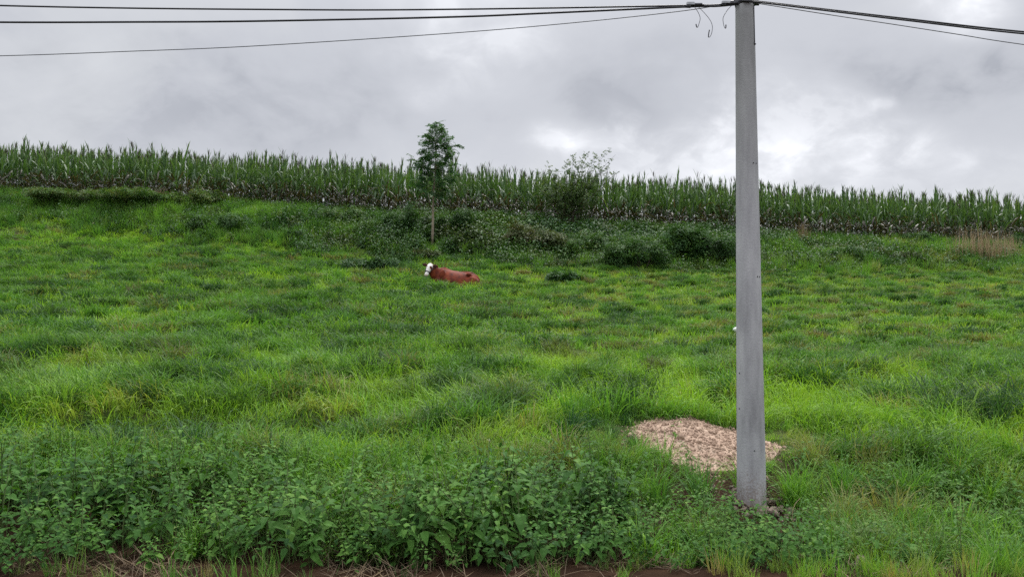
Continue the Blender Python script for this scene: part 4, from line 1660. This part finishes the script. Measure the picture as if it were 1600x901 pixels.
# ------------------------------------------------------------------ cow
def cow():
    gz = float(ground_z(COW_X, COW_Y))
    root = empty("cow", (COW_X + .06, COW_Y, gz - .25))
    root.scale = (.94, .94, .94)
    root.rotation_euler = (0, R(5.5), 0)
    tag(root, "reddish-brown cow with a white face lying in the grass below the sapling", "cow")
    g = Geo()

    def loft(rings, n=20, egg=0.0):
        """rings: centre, half-width vector, half-height vector; egg narrows the top"""
        vs = []
        for c, a, b in rings:
            c, a, b = map(lambda q: np.array(q, float), (c, a, b))
            for k in range(n):
                t = 2 * math.pi * k / n
                vs.append(c + a * math.cos(t) * (1 - egg * math.sin(t)) + b * math.sin(t))
        fs = []
        for i in range(len(rings) - 1):
            for k in range(n):
                fs.append((i * n + k, i * n + (k + 1) % n, (i + 1) * n + (k + 1) % n, (i + 1) * n + k))
        fs.append(tuple(range(n - 1, -1, -1)))
        fs.append(tuple((len(rings) - 1) * n + k for k in range(n)))
        g.add(vs, fs)

    def lump(c, rx, ry, rz, n=12):
        c = np.array(c, float)
        loft([(c + np.array((rx * math.sin(a), 0, 0)), (0, ry * math.cos(a) + .004, 0), (0, 0, rz * math.cos(a) + .004)) for a in np.linspace(-1.45, 1.45, 7)], n)
    # trunk: rump (+x) to chest (-x); camera is on -y
    loft([((.93, 0, .42), (0, .08, 0), (0, 0, .14)), ((.86, 0, .44), (0, .20, 0), (0, 0, .29)), ((.72, 0, .46), (0, .30, 0), (0, 0, .375)),
          ((.52, 0, .47), (0, .35, 0), (0, 0, .42)), ((.36, 0, .46), (0, .37, 0), (0, 0, .415)), ((.15, 0, .46), (0, .46, 0), (0, 0, .415)), ((-.12, 0, .47), (0, .47, 0), (0, 0, .42)),
          ((-.38, 0, .50), (0, .38, 0), (0, 0, .43)), ((-.54, 0, .53), (0, .31, 0), (0, 0, .45)), ((-.70, 0, .56), (0, .25, 0), (0, 0, .39)), ((-.82, 0, .58), (0, .16, 0), (0, 0, .28))], 24, .22)
    # backbone, withers, hip bones, shoulder blade, rib arch
    g.tube([(-.62, 0, .93), (-.48, 0, .955), (-.2, 0, .875), (.1, 0, .86), (.40, 0, .885), (.60, 0, .87), (.80, 0, .76), (.92, 0, .60)], [.05, .06, .045, .04, .05, .055, .055, .05], 8)
    for sy in (-1, 1):
        lump((.50, sy * .24, .80), .11, .075, .07)
        lump((.86, sy * .15, .58), .07, .06, .08)
        lump((-.50, sy * .27, .68), .11, .07, .22)
        lump((-.62, sy * .24, .46), .12, .10, .13)
    # neck
    loft([((-.62, 0, .62), (0, .20, 0), (.08, 0, .32)), ((-.80, -.05, .72), (.04, .15, 0), (.10, 0, .24)), ((-.93, -.10, .83), (.06, .12, 0), (.09, 0, .18)),
          ((-1.00, -.14, .92), (.09, .08, 0), (.05, .0, .13))])
    # head, face turned to the camera; poll to muzzle
    ax = np.array((-.10, -.22, -.42)); ax /= np.linalg.norm(ax)
    sx = np.array((.95, -.28, 0.0)); sx /= np.linalg.norm(sx)
    nx = np.cross(ax, sx); nx /= np.linalg.norm(nx)
    pol = np.array((-1.00, -.17, 1.06))
    HL = [(-.02, .07, .06, .02), (.05, .115, .10, .0), (.15, .135, .13, 0), (.20, .128, .13, 0), (.29, .10, .115, .0), (.39, .080, .095, 0), (.47, .088, .090, 0), (.53, .080, .075, 0), (.565, .05, .045, 0)]
    loft([(pol + ax * t, sx * w * .88, nx * d * .92) for t, w, d, _ in HL])
    # hind thigh and folded legs on the camera side
    lump((.66, -.30, .48), .24, .13, .26)
    loft([((.80, -.24, .46), (.14, 0, 0), (0, .05, .18)), ((.62, -.38, .38), (.22, 0, 0), (0, .06, .25)), ((.40, -.46, .28), (.17, 0, 0), (0, .06, .17)), ((.24, -.52, .20), (.10, 0, 0), (0, .05, .10))])
    loft([((.26, -.47, .11), (0, .06, 0), (0, 0, .07)), ((.45, -.55, .08), (0, .05, 0), (0, 0, .05)), ((.66, -.56, .06), (0, .045, 0), (0, 0, .045))])
    loft([((-.50, -.26, .42), (.12, 0, 0), (0, .06, .2)), ((-.62, -.34, .24), (.10, 0, 0), (0, .05, .12)), ((-.72, -.36, .12), (.07, 0, 0), (0, .05, .07))])
    loft([((-.74, -.36, .10), (0, .055, 0), (0, 0, .06)), ((-.55, -.44, .07), (0, .05, 0), (0, 0, .05)), ((-.38, -.46, .05), (0, .045, 0), (0, 0, .045))])
    # ears
    for s, tilt in ((-1, .02), (1, -.03)):
        b = pol + ax * .06 + sx * s * .10
        e = b + sx * s * .24 + np.array((0, .02, tilt))
        loft([(b, (0, 0, .03), nx * .03), (b * .55 + e * .45, (0, 0, .085), nx * .026), (b * .15 + e * .85, (0, 0, .06), nx * .02), (e, (0, 0, .01), nx * .01)], 10)
    # tail lying along the rump
    g.tube([(.93, -.02, .52), (1.0, -.08, .40), (1.0, -.16, .24), (.95, -.24, .10)], [.035, .028, .024, .03], 8)
    V, l, t, b, m = g.arrays()
    me = mesh_from("body_raw", V, l, t)
    o = bpy.data.objects.new("body_raw", me)
    COL.objects.link(o)
    r1 = o.modifiers.new("r", 'REMESH'); r1.mode = 'VOXEL'; r1.voxel_size = .022
    s1 = o.modifiers.new("s", 'SMOOTH'); s1.factor = .5; s1.iterations = 3
    dg = bpy.context.evaluated_depsgraph_get()
    me2 = bpy.data.meshes.new_from_object(o.evaluated_get(dg))
    bpy.data.objects.remove(o)
    co = np.empty(len(me2.vertices) * 3); me2.vertices.foreach_get('co', co); co = co.reshape(-1, 3)
    q = co - pol
    ta = q @ ax; sa = q @ sx; na = q @ nx
    facing = na * (1 if (nx @ np.array((0, -1, 0))) > 0 else -1)
    white = (ta > -.03) & (ta < .64) & (np.abs(sa) < .125 - .02 * (ta < .1)) & (facing > -.035) & (np.hypot(na, sa) < .24)
    white |= (ta > .42) & (ta < .64) & (np.hypot(na, sa) < .2)
    muzzle = (ta > .50) & (ta < .64) & (np.hypot(na, sa) < .14)
    ear = (np.abs(sa) > .14) & (np.abs(sa) < .40) & (q[:, 0] < .26) & (np.abs(ta) < .2) & (np.abs(na) < .12)
    eye_patch = white & (np.hypot(sa - .075, (ta - .19) * .8) < .042)
    eye_patch |= white & (np.hypot(sa + .085, ta - .17) < .030)
    crown_patch = white & (ta < .02) & (sa > .02)
    cls = np.where(eye_patch | crown_patch, .35, np.where(muzzle, .75, np.where(white, 1.0, np.where(ear, .0, .35))))
    at_ = me2.attributes.new('bt', 'FLOAT', 'POINT'); at_.data.foreach_set('value', cls.astype(np.float32))
    me2.polygons.foreach_set('use_smooth', np.ones(len(me2.polygons), bool))
    m = bpy.data.materials.new("cow_coat")
    m.use_nodes = True
    nt = m.node_tree
    bs = nt.nodes['Principled BSDF']
    bs.inputs['Roughness'].default_value = .7
    bs.inputs['Specular IOR Level'].default_value = .15
    ag = nd(nt, 'ShaderNodeAttribute', attribute_type='GEOMETRY', attribute_name='bt')
    tc = nd(nt, 'ShaderNodeTexCoord')
    n = nd(nt, 'ShaderNodeTexNoise')
    n.inputs['Scale'].default_value = 5; n.inputs['Detail'].default_value = 6
    nt.links.new(tc.outputs['Object'], n.inputs['Vector'])
    red = ramp(nt, n.outputs['Fac'], [(.32, (.060, .013, .007)), (.5, (.125, .024, .010)), (.68, (.20, .042, .016))])
    c = mixc(nt, math_node(nt, 'GREATER_THAN', ag.outputs['Fac'], .2), (.045, .018, .012), red)
    c = mixc(nt, math_node(nt, 'GREATER_THAN', ag.outputs['Fac'], .55), c, (.62, .50, .46))
    c = mixc(nt, math_node(nt, 'GREATER_THAN', ag.outputs['Fac'], .85), c, (.68, .64, .62))
    nt.links.new(c, bs.inputs['Base Color'])
    body = obj_from("body", me2, [m], root)
    # halter
    g = Geo()

    def hoop(t, w, d, r=.016):
        c = pol + ax * t
        g.tube([c + sx * w * math.cos(a) + nx * d * math.sin(a) for a in np.linspace(0, 2 * math.pi, 17)], r, 6, 0, 0, False)
    hoop(.385, .088, .102)
    sg = 1 if (nx @ np.array((0, -1, 0))) > 0 else -1
    for s in (-1, 1):
        g.tube([pol + ax * .385 + sx * s * .09, pol + ax * .22 + sx * s * .125 - nx * sg * .03, pol + ax * .04 + sx * s * .12 - nx * sg * .06], .014, 6)
    geo_obj("halter", g, [M_iron], root, True)
    # eyes
    for s in (-1, 1):
        g = Geo()
        c = pol + ax * .17 + sx * s * .108 + nx * sg * .055
        g.add([c + np.array(v) * .02 for v in ((1, 0, 0), (-1, 0, 0), (0, 1, 0), (0, -1, 0), (0, 0, 1), (0, 0, -1))],
              [(0, 2, 4), (2, 1, 4), (1, 3, 4), (3, 0, 4), (2, 0, 5), (1, 2, 5), (3, 1, 5), (0, 3, 5)])
        geo_obj("eye", g, [M_black], root)


cow()

scene.render.engine = 'CYCLES'
scene.cycles.use_denoising = False
scene.cycles.max_bounces = 6
scene.cycles.diffuse_bounces = 4
scene.cycles.transmission_bounces = 4
scene.cycles.glossy_bounces = 2
